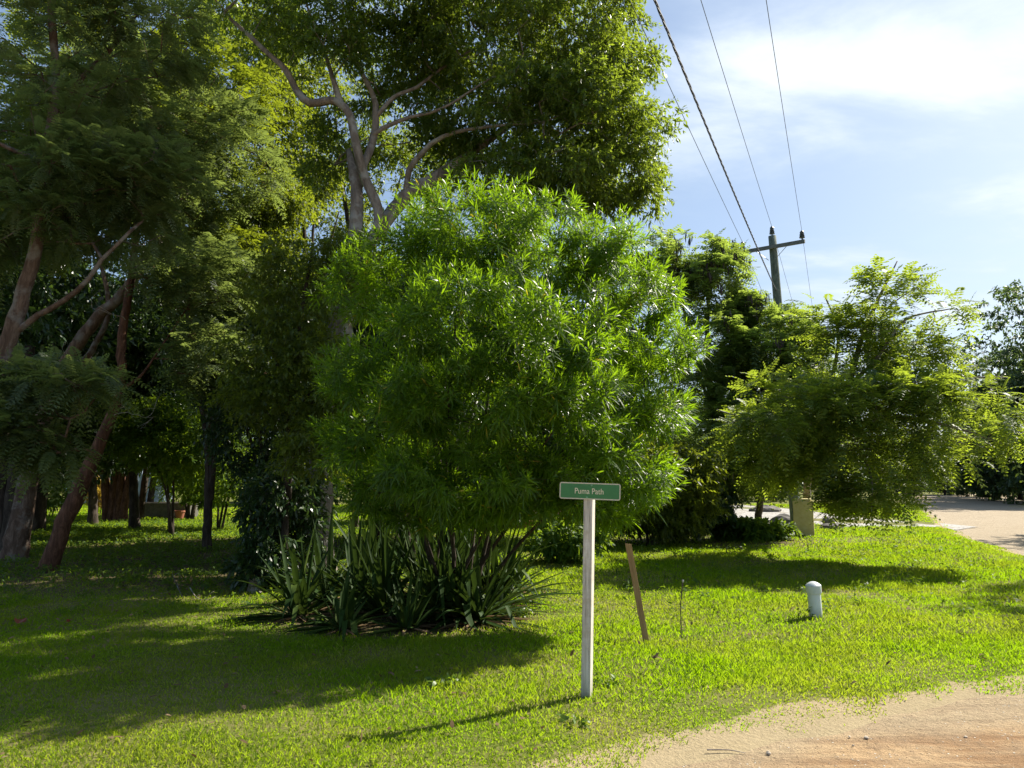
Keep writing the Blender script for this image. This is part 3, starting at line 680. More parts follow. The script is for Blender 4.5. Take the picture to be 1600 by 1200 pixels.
# --- right side: tree hung with dark pods
p = [px_path([(1108, 842, 22.3, .13), (1115, 740, 22.3, .11), (1110, 620, 22.3, .09), (1105, 500, 22.3, .06), (1115, 420, 22.3, .035)]),
     px_path([(1112, 680, 22.3, .06), (1160, 580, 22, .05), (1210, 520, 21.7, .03)]),
     px_path([(1110, 640, 22.3, .05), (1075, 520, 22.4, .04), (1060, 420, 22.4, .025)])]
lb = [px_lobe(1112, 430, 22.3, 1.05, 1.2, 1.0, 1.2), px_lobe(1060, 430, 22.5, 1.0, 1.2, 1.0, .9), px_lobe(1130, 540, 22, 1.3, 1.3, 1.1, 1.4), px_lobe(1100, 650, 21.8, 1.6, 1.4, 1.3, 1.6), px_lobe(1020, 420, 23, .9, 1, 1.0, .5),
      px_lobe(1165, 480, 22, .35, .5, .4, .2)]
tp, Pp, Op, gp = tree('podded_tree', 'tree hung with dark seed pods in front of the power pole', 'tree', p, lb, 800, 'feather', MT['fern'], MT['bark_brown'],
     seed=71, shell=.55, clump=(3.0, .42), fr=6, pairs=6, Lr=.44, Lp=.15, Wp=.055, wig=.05)
org = np.array(tp.location)
def pods(parent, P, rg, count):
    ms = []
    for i in range(4):
        V, l, s_, a = leaves(np.zeros((1, 3)), np.array([[.1 * i - .15, .1, -1.]]), rdir(rg, 1), .27, .042, 0., rg.random(1), 2); m_ = npmesh('seed_pod', V, l, s_); m_.materials.append(MT['pod']); ms.append(m_)
    Q = np.repeat(P[rg.permutation(len(P))[:count]], 9, 0); Q = Q + rdir(rg, len(Q)) * .15 + np.array([.08, -.25, .05])
    order = np.argsort(Q[:, 1])
    for i in order[:100]:
        o = link('seed_pod', ms[rg.integers(4)], None, parent); o.location = Vector(Q[i]); o.rotation_euler = (0, 0, rg.uniform(0, 6.28))
    Q = Q[order[100:]]; k = len(Q)
    v = leaves(Q, np.array([0, 0, -1.]) + rdir(rg, k) * .25, rdir(rg, k), .26 * rg.uniform(.7, 1.2, k), .04, 0., rg.random(k), 2)
    leafobj('seed_pods', [v], MT['pod'], parent)['kind'] = 'stuff'
sel = Pp[:, 2] > 4.2
hi = Pp[sel]; hi = hi[np.argsort(hi[:, 1] - hi[:, 2] * .9)[:220]]; pods(tp, hi - org, gp, 90)

# --- its shorter neighbour under the pole
p = [px_path([(1180, 842, 21.4, .10), (1195, 740, 21.3, .08), (1215, 620, 21.2, .06), (1225, 530, 21, .035)]),
     px_path([(1195, 730, 21.3, .05), (1240, 640, 21, .04), (1262, 560, 21, .02)])]
lb = [px_lobe(1215, 545, 21.3, 1.0, 1.1, 1.1, 1.2), px_lobe(1170, 530, 21.5, .8, 1.0, .7, .8), px_lobe(1255, 560, 21.3, .6, .8, .7, .5), px_lobe(1240, 640, 21, 1.3, 1.2, 1.0, 1.2), px_lobe(1170, 640, 21.4, 1.2, 1.2, 1.1, 1.0), px_lobe(1155, 725, 20.6, 1.3, 1.0, .65, 1.0)]
t5, P5, O5, g5 = tree('podded_tree', 'rounded feathery tree hiding the lower half of the power pole', 'tree', p, lb, 1000, 'feather', MT['fern'], MT['bark_brown'],
     seed=72, shell=.6, clump=(3.0, .4), fr=6, pairs=6, Lr=.42, Lp=.15, Wp=.055, wig=.05)
pods(t5, P5 - np.array(t5.location), g5, 60)

# --- feathery tree leaning over the lawn
D6 = 16.6
at_keep = at
def at(u, v, D): return at_keep(u, v, D - 1.4 * min(1., max(0., (20 - D) / 3.4)))
p = [px_path([(1262, 838, 22.8, .12), (1259, 790, 22.8, .11), (1266, 735, 21.5, .10), (1290, 680, 19, .085), (1325, 600, 17.2, .065), (1350, 520, 16.8, .045), (1378, 455, 16.6, .028), (1402, 408, 16.6, .012)]),
     px_path([(1296, 680, 18.5, .055), (1300, 600, 17.5, .045), (1310, 520, 17.2, .03), (1290, 465, 17, .015)]),
     px_path([(1325, 605, 17.2, .045), (1370, 560, 16.6, .035), (1415, 500, 16.4, .025), (1488, 482, 16.2, .01)]),
     px_path([(1290, 690, 18.5, .06), (1370, 650, 17, .05), (1450, 610, 16, .035), (1530, 590, 15.6, .02), (1575, 590, 15.4, .01)]),
     px_path([(1370, 650, 17, .04), (1460, 660, 15.8, .03), (1560, 690, 15.3, .015)]),
     px_path([(1280, 730, 19.6, .06), (1240, 690, 18, .04), (1180, 660, 17, .025), (1120, 640, 16.6, .012)]),
     px_path([(1280, 725, 19.6, .05), (1330, 700, 17.5, .04), (1360, 740, 16.6, .02), (1362, 800, 16.2, .008)]),
     px_path([(1360, 515, 16.8, .02), (1400, 470, 16.5, .014), (1450, 440, 16.4, .008)])]
lb = [px_lobe(1240, 640, 15.6, 1.2, .8, .6, .9), px_lobe(1390, 620, 15.4, 1.0, .8, .5, .8), px_lobe(1270, 665, 17.0, 2.0, 1.4, .7, 1.9), px_lobe(1360, 520, 16.8, 1.0, .8, .5, .5), px_lobe(1385, 680, 16.6, 1.6, 1.3, .95, 2.0), px_lobe(1195, 700, 17.2, .8, 1.0, .6, .35), px_lobe(1330, 590, 17, 1.2, 1.1, .6, .8),
      px_lobe(1430, 590, 16.4, .8, 1.0, .5, .5), px_lobe(1500, 640, 15.6, 1.1, .9, .65, .9), px_lobe(1372, 765, 16.2, .7, .7, .3, .5), px_lobe(1325, 775, 16.8, .45, .5, .2, .3), px_lobe(1205, 730, 17.5, .9, .8, .35, .6), px_lobe(1245, 700, 16.9, 1.2, .9, .26, .6),
      px_lobe(1385, 480, 16.6, .75, .7, .7, .7), px_lobe(1300, 500, 17, .7, .8, .42, .35), px_lobe(1400, 430, 16.6, .45, .4, .28, .22), px_lobe(1460, 485, 16.3, .5, .5, .12, .2), px_lobe(1440, 545, 16.3, .6, .5, .15, .25), px_lobe(1350, 550, 16.8, 1.1, .9, .5, .7), px_lobe(1550, 690, 15.3, .5, .5, .2, .2)]
tree('feathery_tree', 'airy feathery tree arching low over the lawn and the yellow pillar', 'tree', p, lb, 1060, 'feather', MT['frond'], MT['bark_grey'],
     seed=81, shell=.4, clump=(4.2, .5), fr=5, pairs=7, Lr=.48, Lp=.12, Wp=.046, lift=.03, wig=.04, zmin=.75)

at = at_keep
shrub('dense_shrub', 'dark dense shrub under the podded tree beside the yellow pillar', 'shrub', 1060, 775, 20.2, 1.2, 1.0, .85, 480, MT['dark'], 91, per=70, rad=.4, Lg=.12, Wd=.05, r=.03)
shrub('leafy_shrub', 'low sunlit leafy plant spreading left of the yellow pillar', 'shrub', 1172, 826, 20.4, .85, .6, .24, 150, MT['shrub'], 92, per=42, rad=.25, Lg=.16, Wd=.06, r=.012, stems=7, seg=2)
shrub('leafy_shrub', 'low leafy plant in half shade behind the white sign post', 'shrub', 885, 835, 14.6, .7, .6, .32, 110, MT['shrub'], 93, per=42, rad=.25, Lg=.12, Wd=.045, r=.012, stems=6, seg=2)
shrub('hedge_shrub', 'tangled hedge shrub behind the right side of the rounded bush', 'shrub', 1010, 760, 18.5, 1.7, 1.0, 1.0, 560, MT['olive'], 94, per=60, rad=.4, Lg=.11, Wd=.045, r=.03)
shrub('dense_shrub', 'added unseen shrub right behind the left half of the rounded bush', 'shrub', 640, 540, 13.9, 1.5, 1.0, 1.5, 480, MT['dark'], 96, per=60, rad=.4, Lg=.11, Wd=.045, r=.04, stems=4)  # unseen shrub added to block sun from the left lawn and darken bush gaps
shrub('hedge_shrub', 'tangled shrub seen between the stems of the rounded bush', 'shrub', 700, 770, 19.5, 2.3, 1.0, .9, 420, MT['shrub'], 95, per=56, rad=.4, Lg=.12, Wd=.05, r=.03)

# ================================================================== the rounded bush
DB = 8.6
bx, by = at(700, 900, 9.45)[:2]
rgb = np.random.default_rng(101)
ps = []
ends = [(560, 600, 8.5), (640, 480, 8.7), (720, 380, 8.9), (800, 340, 8.9), (880, 400, 8.8), (960, 470, 8.6), (1020, 580, 8.5), (960, 700, 8.1), (860, 680, 7.6), (700, 620, 7.7), (620, 720, 8.1), (780, 500, 9.6)]
for i, (u, v, D) in enumerate(ends):
    e = at(u, v, D); s0 = np.array([bx + rgb.uniform(-.3, .3) * (i > 0), by + rgb.uniform(-.25, .25) * (i > 0), H1(bx, by) - .05])
    mid = s0 * .55 + e * .45; mid[:2] = s0[:2] * .62 + e[:2] * .38
    ps.append(np.array([list(s0) + [.030], list(mid) + [.021], list(e) + [.009]]))
lb = [px_lobe(790, 520, DB, 1.5, 1.5, 1.2, 2.6), px_lobe(740, 365, DB - .1, .85, 1.0, .48, 1.3), px_lobe(865, 385, DB, .85, 1.0, .52, 1.3), px_lobe(640, 375, DB + .1, .55, .7, .38, .6), px_lobe(940, 400, DB, .55, .8, .42, .8), px_lobe(800, 325, DB + .2, .6, .7, .22, .4),
      px_lobe(1010, 545, DB - .1, .52, .9, .45, 1.0), px_lobe(1000, 650, DB - .1, .50, .8, .38, .8), px_lobe(985, 465, DB, .52, .8, .4, .8), px_lobe(575, 590, DB - .1, .50, .9, .45, .8), px_lobe(560, 450, DB + .2, .42, .7, .42, .5), px_lobe(600, 690, DB - .2, .55, .8, .36, .7),
      px_lobe(720, 500, DB - 1.2, .75, .6, .42, 1.2), px_lobe(860, 520, DB - 1.2, .65, .6, .42, 1.1), px_lobe(790, 610, DB - 1.3, .8, .55, .36, 1.0), px_lobe(660, 620, DB - 1.1, .55, .55, .36, .7), px_lobe(920, 630, DB - 1.0, .55, .6, .36, .7),
      px_lobe(890, 720, DB - .7, .75, .8, .32, 1.1), px_lobe(740, 735, DB - .8, 1.05, .8, .32, 1.5), px_lobe(620, 755, DB - .2, .7, .6, .35, .9), px_lobe(545, 700, DB + .3, .4, .5, .4, .5), px_lobe(800, 780, DB - .5, 1.0, .5, .16, .6), px_lobe(850, 775, DB - .3, .8, .7, .26, .9), px_lobe(700, 800, DB - .2, .8, .5, .16, .5), px_lobe(985, 745, DB - .2, .48, .6, .36, .8), px_lobe(965, 800, DB - .1, .3, .4, .15, .25)]
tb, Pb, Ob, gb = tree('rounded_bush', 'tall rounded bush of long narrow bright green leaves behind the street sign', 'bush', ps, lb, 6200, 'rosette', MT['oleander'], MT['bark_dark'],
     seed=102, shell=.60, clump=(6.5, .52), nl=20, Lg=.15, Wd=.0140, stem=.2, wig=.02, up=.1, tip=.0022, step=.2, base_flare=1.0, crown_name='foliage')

kk = gb.permutation(len(Pb))[:200]
leafobj('yellow_leaves', [spray_rosette(gb, Pb[kk] - np.array(tb.location), Ob[kk], nl=4, Lg=.13, Wd=.014)], MT['yellowing'], tb)
# ================================================================== strap-leaved plants
def strap_plant(label, u, v, n, Lm, seed, spread=1.0, lean=(0, 0)):
    g = ground_at(u, v); rg = np.random.default_rng(seed)
    def build(n, Lm, el_lo, el_hi, w, dry=False):
        V, Lp, Sz, A, off = [], [], [], [], 0
        K = 9
        for i in range(n):
            az = rg.uniform(0, 6.283); el = rg.uniform(el_lo, el_hi); Lg = Lm * rg.uniform(.65, 1.15)
            d = np.array([math.cos(az) * math.cos(el), math.sin(az) * math.cos(el), math.sin(el)]); d[:2] += lean; d = unit(d)
            s = unit(np.cross(d, [0, 0, 1.]) + 1e-4); wd = w * rg.uniform(.7, 1.2)
            tt = np.linspace(0, 1, K); bend = rg.uniform(.10, .62) * (1.45 - el) * Lg if not dry else rg.uniform(.05, .2)
            kink = rg.random() < .22 and not dry
            c = np.array([rg.uniform(-.07, .07), rg.uniform(-.07, .07), -.03]) + d * (tt * Lg)[:, None]; c[:, 2] -= bend * tt ** 2.2
            if kink:
                tk = rg.uniform(.45, .7); m_ = tt > tk; c[m_, 2] -= (tt[m_] - tk) * Lg * 1.3
            c[:, 2] = np.maximum(c[:, 2], .015 + .02 * rg.random())
            wv = wd * np.clip(np.minimum(.55 + tt * 1.6, (1 - tt) * 2.6), .02, 1)
            up = np.cross(s, d)
            ring = np.stack([c - s * wv[:, None] * .5 + up * wv[:, None] * .28, c, c + s * wv[:, None] * .5 + up * wv[:, None] * .28], 1).reshape(-1, 3)
            V.append(ring); i0 = np.arange(K - 1) * 3
            q = np.concatenate([np.stack([i0, i0 + 1, i0 + 4, i0 + 3], -1), np.stack([i0 + 1, i0 + 2, i0 + 5, i0 + 4], -1)]) + off
            Lp.append(q.ravel()); Sz.append(np.full(len(q), 4)); base = rg.uniform(.1, .75)
            A.append(np.repeat(base + .3 * (1 - tt) + rg.uniform(-.05, .05), 3)); off += K * 3
        return np.vstack(V), np.concatenate(Lp), np.concatenate(Sz), np.concatenate(A)
    t = empty('strap_leaved_plant', g); tag(t, label, 'plant', 'strap-leaved plants under the rounded bush')
    leafobj('leaves', [build(int(n * 1.25), Lm, .35, 1.5, .062), build(max(3, n // 5), Lm * .9, .05, .5, .075)], MT['agave'], t)
    leafobj('dead_leaves', [build(max(5, n // 2), Lm * .62, -.05, .35, .05, True)], MT['dry'], t)
    return t
for i, (lab, u, v, n, Lm) in enumerate([
        ('leftmost strap-leaved plant with long leaves lying out over the lawn', 468, 965, 20, .95),
        ('strap-leaved plant with upright pale-edged leaves in front of the trunk foot', 510, 940, 22, 1.0),
        ('small strap-leaved plant with short arched leaves at the front of the clump', 535, 985, 16, .62),
        ('dark strap-leaved plant behind the clump near the bush stems', 590, 915, 26, 1.2),
        ('strap-leaved plant with a few broad bent leaves at the front edge', 640, 985, 12, .6),
        ('tall dark strap-leaved plant in the centre of the clump', 670, 950, 34, 1.25),
        ('tall spiky strap-leaved plant under the bush stems right of centre', 725, 930, 34, 1.3),
        ('strap-leaved plant with leaves fanning out at the right end of the clump', 775, 950, 26, 1.05),
        ('short strap-leaved plant at the rightmost end catching the sun', 800, 925, 16, .8),
        ('dark strap-leaved plant in front of the tall central one', 600, 960, 22, .95),
        ('strap-leaved plant low at the front between centre and right end', 715, 968, 20, .9),
        ('upright strap-leaved plant in front of the bush stems', 748, 972, 24, 1.05),
        ('strap-leaved plant half hidden behind the small front one', 562, 950, 22, 1.0),
        ('strap-leaved plant squeezed between the two tall dark ones', 690, 962, 22, .85)]):
    strap_plant(lab, u, v, int(n * 1.6), Lm * 1.22, 200 + i)

# ================================================================== street sign
g = ground_at(917, 1089)
sg = empty('street_sign', g, 0); tag(sg, 'green Puma Path street sign on a weathered white wooden post', 'street sign')
m, t, b = mat('weathered_white_wood')
c = N('ShaderNodeTexCoord', t); mpn = N('ShaderNodeMapping', t); L(c.outputs['Object'], mpn.inputs[0], t); mpn.inputs['Scale'].default_value = (1, 1, .06)
f = noise(t, 60, 7, .7, mpn.outputs[0]); f2 = noise(t, 5, 5, .65)
cc = ramp(t, f, [(.30, (.22, .19, .15)), (.42, (.48, .44, .37)), (.65, (.72, .68, .60))])
cc = mixc(t, rng_map(t, f2, .5, .62, 0, .6), cc, (.40, .34, .24))
sp = N('ShaderNodeSeparateXYZ', t); L(c.outputs['Object'], sp.inputs[0], t)
cc = mixc(t, M('MULTIPLY', rng_map(t, sp.outputs[2], .18, .02), f2, t), cc, (.12, .13, .08))
L(cc, b.inputs['Base Color'], t); b.inputs['Roughness'].default_value = .85; bump(t, b, f, .5, .004); m_post = m
ptop = at(921, 766, g[1]); hgt = ptop[2] - g[2]
yaw = -.33
bm = bmesh.new(); add_box(bm, (0, 0, hgt / 2 - .08), (.070, .088, hgt + .16), bevel=.004)
for v_ in bm.verts: v_.co.x += .0022 * math.sin(v_.co.z * 5)
po = bmobj('post', bm, m_post, sg); po.rotation_euler = (0, math.atan2(ptop[0] - g[0], hgt), yaw)
m_green = flat_mat('sign_green', (.035, .19, .055), .38, var=.12, scale=14, bstr=.05)
m_cream = flat_mat('sign_cream', (.58, .56, .42), .5, var=.2, scale=30, bstr=.05)
m_steel = flat_mat('galvanised_steel', (.45, .47, .46), .4, .8, var=.3)
def rrect(w, h, r, n=6):
    P = []
    for cx, cy, a0 in ((w / 2 - r, h / 2 - r, 0), (-w / 2 + r, h / 2 - r, 90), (-w / 2 + r, -h / 2 + r, 180), (w / 2 - r, -h / 2 + r, 270)):
        for i in range(n + 1): a = R(a0 + 90 * i / n); P.append((cx + r * math.cos(a), cy + r * math.sin(a)))
    return P
def plate_bm(w, h, r, th, hole=None):
    bm = bmesh.new(); o = rrect(w, h, r)
    if hole is None:
        f = bm.faces.new([bm.verts.new((x, -th / 2, z)) for x, z in o]); ex = bmesh.ops.extrude_face_region(bm, geom=[f])
        bmesh.ops.translate(bm, vec=(0, th, 0), verts=[e for e in ex['geom'] if isinstance(e, bmesh.types.BMVert)]); return bm
    i_ = rrect(w - 2 * hole, h - 2 * hole, max(r - hole, .003)); n = len(o)
    A = [[bm.verts.new((x, y, z)) for x, z in q] for q in (o, i_) for y in (-th / 2, th / 2)]
    for a, b2 in ((A[0], A[2]), (A[3], A[1]), (A[1], A[0]), (A[2], A[3])):
        for k in range(n): bm.faces.new((a[k], a[(k + 1) % n], b2[(k + 1) % n], b2[k]))
    return bm
SW, SH = .462, .124
pc = at(921.5, 767.5, g[1] - .05)
plate = bmobj('sign_plate', plate_bm(SW, SH, .016, .003), m_green, sg)
plate.location = Vector(pc - g) + Vector((0, -.012, 0)); plate.rotation_euler = (0, R(2.0), -.12)
fr = bmobj('border', plate_bm(SW + .002, SH + .002, .017, .005, .0085), m_cream, plate)
cu = bpy.data.curves.new('lettering', 'FONT'); cu.body = 'Puma Path'; cu.size = .062; cu.align_x = 'CENTER'; cu.align_y = 'CENTER'; cu.extrude = .0005; cu.offset = .0003
tmp = bpy.data.objects.new('tmp_text', cu); COL.objects.link(tmp)
dg = bpy.context.evaluated_depsgraph_get(); tme = bpy.data.meshes.new_from_object(tmp.evaluated_get(dg)); bpy.data.objects.remove(tmp)
tme.materials.clear()
te = link('lettering', tme, flat_mat('letter_cream', (.72, .68, .48), .5, var=.08, bstr=0), plate)
wtx = max(v_.co.x for v_ in tme.vertices) - min(v_.co.x for v_ in tme.vertices)
te.rotation_euler = (math.pi / 2, 0, 0); te.location = (-.006, -.0027, -.002); te.scale = (.218 / wtx, 1.0, 1.0)
for (x, z) in ((.012, .045), (-.022, -.048)):
    bm = bmesh.new(); lathe(bm, [(.0, .0), (.008, 0), (.0075, .003), (.003, .0045)], 12, Matrix.Translation((x, -.002, z)) @ Matrix.Rotation(R(90), 4, 'X'))
    bmobj('bolt', bm, flat_mat('bolt_green', (.16, .36, .2), .5), plate)
bpy.data.curves.remove(cu)

# ================================================================== stake, rod, vent pipe, pillar
a = ground_at(1010, 1003); top = at(981, 848, a[1] + .05)
st = empty('wooden_stake', a); tag(st, 'leaning reddish brown wooden stake in the grass right of the sign post', 'stake')
m_stake, t, b = mat('raw_brown_wood')
c = N('ShaderNodeTexCoord', t); mpn = N('ShaderNodeMapping', t); L(c.outputs['Object'], mpn.inputs[0], t); mpn.inputs['Scale'].default_value = (1, 1, .08)
f = noise(t, 45, 7, .7, mpn.outputs[0]); L(ramp(t, f, [(.3, (.19, .11, .045)), (.55, (.36, .22, .09)), (.75, (.46, .30, .13))]), b.inputs['Base Color'], t)
b.inputs['Roughness'].default_value = .8; bump(t, b, f, .5, .004)
dv = Vector(top - a); ln = dv.length
bm = bmesh.new(); add_box(bm, (0, 0, ln / 2 - .06), (.062, .03, ln + .12), bevel=.003)
for v_ in bm.verts:
    if v_.co.z > ln - .05: v_.co.z -= .02 * (v_.co.x > 0)
    v_.co.x += .005 * math.sin(v_.co.z * 3)
so = bmobj('stake', bm, m_stake, st); zv = dv.normalized(); yv = zv.cross(Vector((1, -.1, 0))).normalized(); so.rotation_euler = Matrix((yv.cross(zv), yv, zv)).transposed().to_euler(); so.name = 'timber'

a = ground_at(1064, 997); top = at(1067, 907, a[1])
rod = empty('metal_rod', a); tag(rod, 'thin dark metal rod standing in the grass beside the leaning stake', 'rod')
m_rust = flat_mat('rusty_rebar', (.13, .10, .075), .7, .4, var=.5, scale=40)
P = np.array([[0, 0, -.08], [.004, 0, .15], [.008, 0, .35], list(top - a)]); Q = catmull(np.hstack([P, np.full((4, 1), .0065)]), .012)
rr = Q[:, 3] * (1 + .18 * (np.arange(len(Q)) % 2))
V, l, s = tubes([(Q[:, :3], rr)]); link('shaft', npmesh('shaft', V, l, s, smooth_sh=True), m_rust, rod)
bm = bmesh.new(); lathe(bm, [(.010, -.02), (.012, -.015), (.012, .0), (.010, .006)], 10, Matrix.Translation(Vector(top - a))); bmobj('cap', bm, m_steel, rod)

a = ground_at(1275, 964)
vp = empty('vent_pipe', a, .2); tag(vp, 'short white plastic vent pipe with a domed cap in the lawn', 'pipe')
m_pvc, t, b = mat('white_plastic')
f = noise(t, 6, 5, .6); f2 = noise(t, 40, 4, .6); tcz = N('ShaderNodeTexCoord', t); sp = N('ShaderNodeSeparateXYZ', t); L(tcz.outputs['Object'], sp.inputs[0], t)
cc = mixc(t, rng_map(t, f, .4, .7), (.66, .69, .70), (.56, .58, .56)); cc = mixc(t, M('MULTIPLY', rng_map(t, sp.outputs[2], .13, .0), f2, t), cc, (.16, .15, .09))
L(cc, b.inputs['Base Color'], t); b.inputs['Roughness'].default_value = .42; bump(t, b, f2, .05, .002)
px = a[1] / FPX
ph = (at(1272, 908, a[1]) - a)[2]; rp = 9.6 * px
bm = bmesh.new(); lathe(bm, [(rp, -.15), (rp, ph * .5), (rp, ph - .10)], 32); o = bmobj('pipe', bm, m_pvc, vp, True)
bm = bmesh.new(); lathe(bm, [(rp * .99, ph - .135), (rp * 1.17, ph - .134), (rp * 1.19, ph - .130), (rp * 1.19, ph - .045), (rp * 1.14, ph - .040), (rp * .8, ph - .020), (rp * .42, ph - .005), (.004, ph)], 32)
o = bmobj('cap', bm, m_pvc, vp, True)
for o in vp.children: o.rotation_euler = (R(1), R(-3.2), 0)

a = ground_at(1257, 838)
pl = empty('stucco_pillar', a, R(-22)); tag(pl, 'short square yellow stucco pillar at the edge of the gravel', 'pillar')
m_stucco, t, b = mat('yellow_stucco')
f = noise(t, 7, 7, .7); f2 = noise(t, 45, 5, .7)
sp = N('ShaderNodeSeparateXYZ', t); tcz = N('ShaderNodeTexCoord', t); L(tcz.outputs['Object'], sp.inputs[0], t)
cc = mixc(t, rng_map(t, f, .35, .65), (.66, .57, .26), (.76, .68, .38)); cc = mixc(t, M('MULTIPLY', rng_map(t, sp.outputs[2], .35, 0, 0, .8), f, t), cc, (.22, .2, .12))
cc = mixc(t, rng_map(t, f2, .6, .75, 0, .4), cc, (.32, .28, .14))
L(cc, b.inputs['Base Color'], t); b.inputs['Roughness'].default_value = .95; bump(t, b, M('ADD', f, f2, t), .8, .02)
ptop = (at(1257, 783, a[1]) - a)[2]
w = .53
bm = bmesh.new(); add_box(bm, (0, 0, ptop / 2 - .1), (w, w, ptop + .2), bevel=.02)
bmesh.ops.subdivide_edges(bm, edges=bm.edges[:], cuts=3, use_grid_fill=True)
rgp = np.random.default_rng(5)
for v_ in bm.verts: v_.co += Vector(rgp.normal(size=3) * .004)
bmobj('body', bm, m_stucco, pl)
bm = bmesh.new(); add_box(bm, (.0, 0, ptop + .03), (w - .09, w - .09, .08), bevel=.015); bmobj('top', bm, m_stucco, pl)

# ================================================================== power pole and lines
DP = 24.4
up = empty('utility_pole', gl_(*at(1245, 826, DP)[:2])); tag(up, 'weathered round power pole with one crossarm rising behind the trees', 'utility pole')
pb = np.array(up.location)
m_pole = bark_mat('treated_pole_wood', (.13, .155, .125), (.20, .225, .18), 14); m_ins = flat_mat('dark_insulator', (.06, .075, .08), .3, var=.2); m_arm = flat_mat('crossarm_wood', (.16, .17, .155), .8, var=.3)
tp_ = at(1206.5, 369, DP)
P = np.array([list(pb - [0, 0, .3]) + [.17], list(pb * .5 + tp_ * .5) + [.15], list(tp_) + [.125]]); P[:, :3] -= pb
Q = catmull(P, .5); V, l, s = tubes([(Q[:, :3], Q[:, 3])], rough=.006); link('pole', npmesh('pole', V, l, s, smooth_sh=True), m_pole, up)
aL = at(1157, 397, 25.05); aR = at(1259, 379, 23.7); mid = (aL + aR) / 2; dvec = Vector(aR - aL)
off = -np.array([.51, .86, 0]) * .17
bm = bmesh.new(); add_box(bm, (0, 0, 0), (dvec.length, .09, .115), bevel=.006)
arm = bmobj('crossarm', bm, m_arm, up); arm.location = Vector(mid + off - pb); arm.rotation_euler = dvec.to_track_quat('X', 'Z').to_euler()
axu = unit(aR - aL)
for k in (-1, 1):                                           # braces
    q0 = mid + off + axu * k * .52 - np.array([0, 0, .05]) - pb; q1 = mid + off * .8 + axu * k * .11 - np.array([0, 0, .42]) - pb
    V, l, s = tubes([(np.array([q0, (q0 + q1) / 2, q1]), np.full(3, .012))]); link('brace', npmesh('brace', V, l, s), m_steel, up)
def insulator(base, hh):
    bm = bmesh.new(); pr = [(.018, 0), (.022, .06), (.05, .07)]
    for i in range(4): z0 = .07 + i * (hh - .1) / 4; pr += [(.085 - .008 * i, z0 + .005), (.09 - .008 * i, z0 + .03), (.055, z0 + (hh - .1) / 4 * .8)]
    pr += [(.04, hh - .02), (.02, hh)]
    lathe(bm, pr, 16); o = bmobj('insulator', bm, m_ins, up, True); o.location = Vector(base - pb)
insulator(tp_, .34); insulator(aR + off - axu * .08 + [0, 0, .05], .32); insulator(aL + off + axu * .12 + [0, 0, .05], .32)
m_wire = flat_mat('bare_wire', (.10, .11, .12), .5, .5, var=.2); m_cable = flat_mat('twisted_black_cable', (.03, .03, .033), .55, var=.2)
WD = math.sin(0)
def wire(name, label, A, u0, sagc, r, m, twisted=False):
    ray = at(u0, 0, 1.) - np.array([0, 0, EYE])
    Dc = (A[2] - sagc - EYE) / ray[2]; C = ray * Dc; C[2] = A[2] - sagc
    h = (C - A)[:2]; dl = np.linalg.norm(h); hd = h / dl; span = 46.; tcx = dl / span; sag = sagc / (4 * tcx * (1 - tcx))
    pts = []
    for t_ in np.linspace(1, 0, 90): pts.append([A[0] + hd[0] * span * t_, A[1] + hd[1] * span * t_, A[2] - 4 * sag * t_ * (1 - t_)])
    for t_ in np.linspace(0, 1, 50)[1:]: pts.append([A[0] - hd[0] * 38 * t_, A[1] - hd[1] * 38 * t_, A[2] - 4 * sag * .8 * t_ * (1 - t_)])
    P = np.array(pts)
    if twisted:
        Q = catmull(np.hstack([P, np.zeros((len(P), 1))]), .06)[:, :3]; Tn = unit(np.gradient(Q, axis=0)); sd = unit(np.cross(Tn, [0, 0, 1.])); uu = np.cross(sd, Tn)
        ln = np.concatenate([[0], np.cumsum(np.linalg.norm(np.diff(Q, axis=0), axis=1))]); ch = []
        for k in range(3):
            ph_ = ln * 2 * math.pi / .9 + k * 2.094
            ch.append((Q + (sd * np.cos(ph_)[:, None] + uu * np.sin(ph_)[:, None]) * r * 1.15, np.full(len(Q), r)))
        V, l, s = tubes(ch)
    else: V, l, s = tubes([(P, np.full(len(P), r))])
    tag(link(name, npmesh(name, V, l, s, smooth_sh=True), m), label, 'power line')
wire('power_line', 'thin wire crossing the sky nearest the big tree', aL + off + axu * .12 + [0, 0, .37], 984, .35, .008, m_wire)
wire('power_line', 'thin wire running to the insulator on top of the pole', tp_ + [0, 0, .34], 1095, .35, .0075, m_wire)
wire('power_line', 'thin wire running to the insulator at the right crossarm end', aR + off - axu * .08 + [0, 0, .37], 1197, .35, .0075, m_wire)
wire('power_cable', 'thick black twisted cable crossing in front of the pole', at(1212, 452, DP - .25), 1023, .55, .0095, m_cable, True)

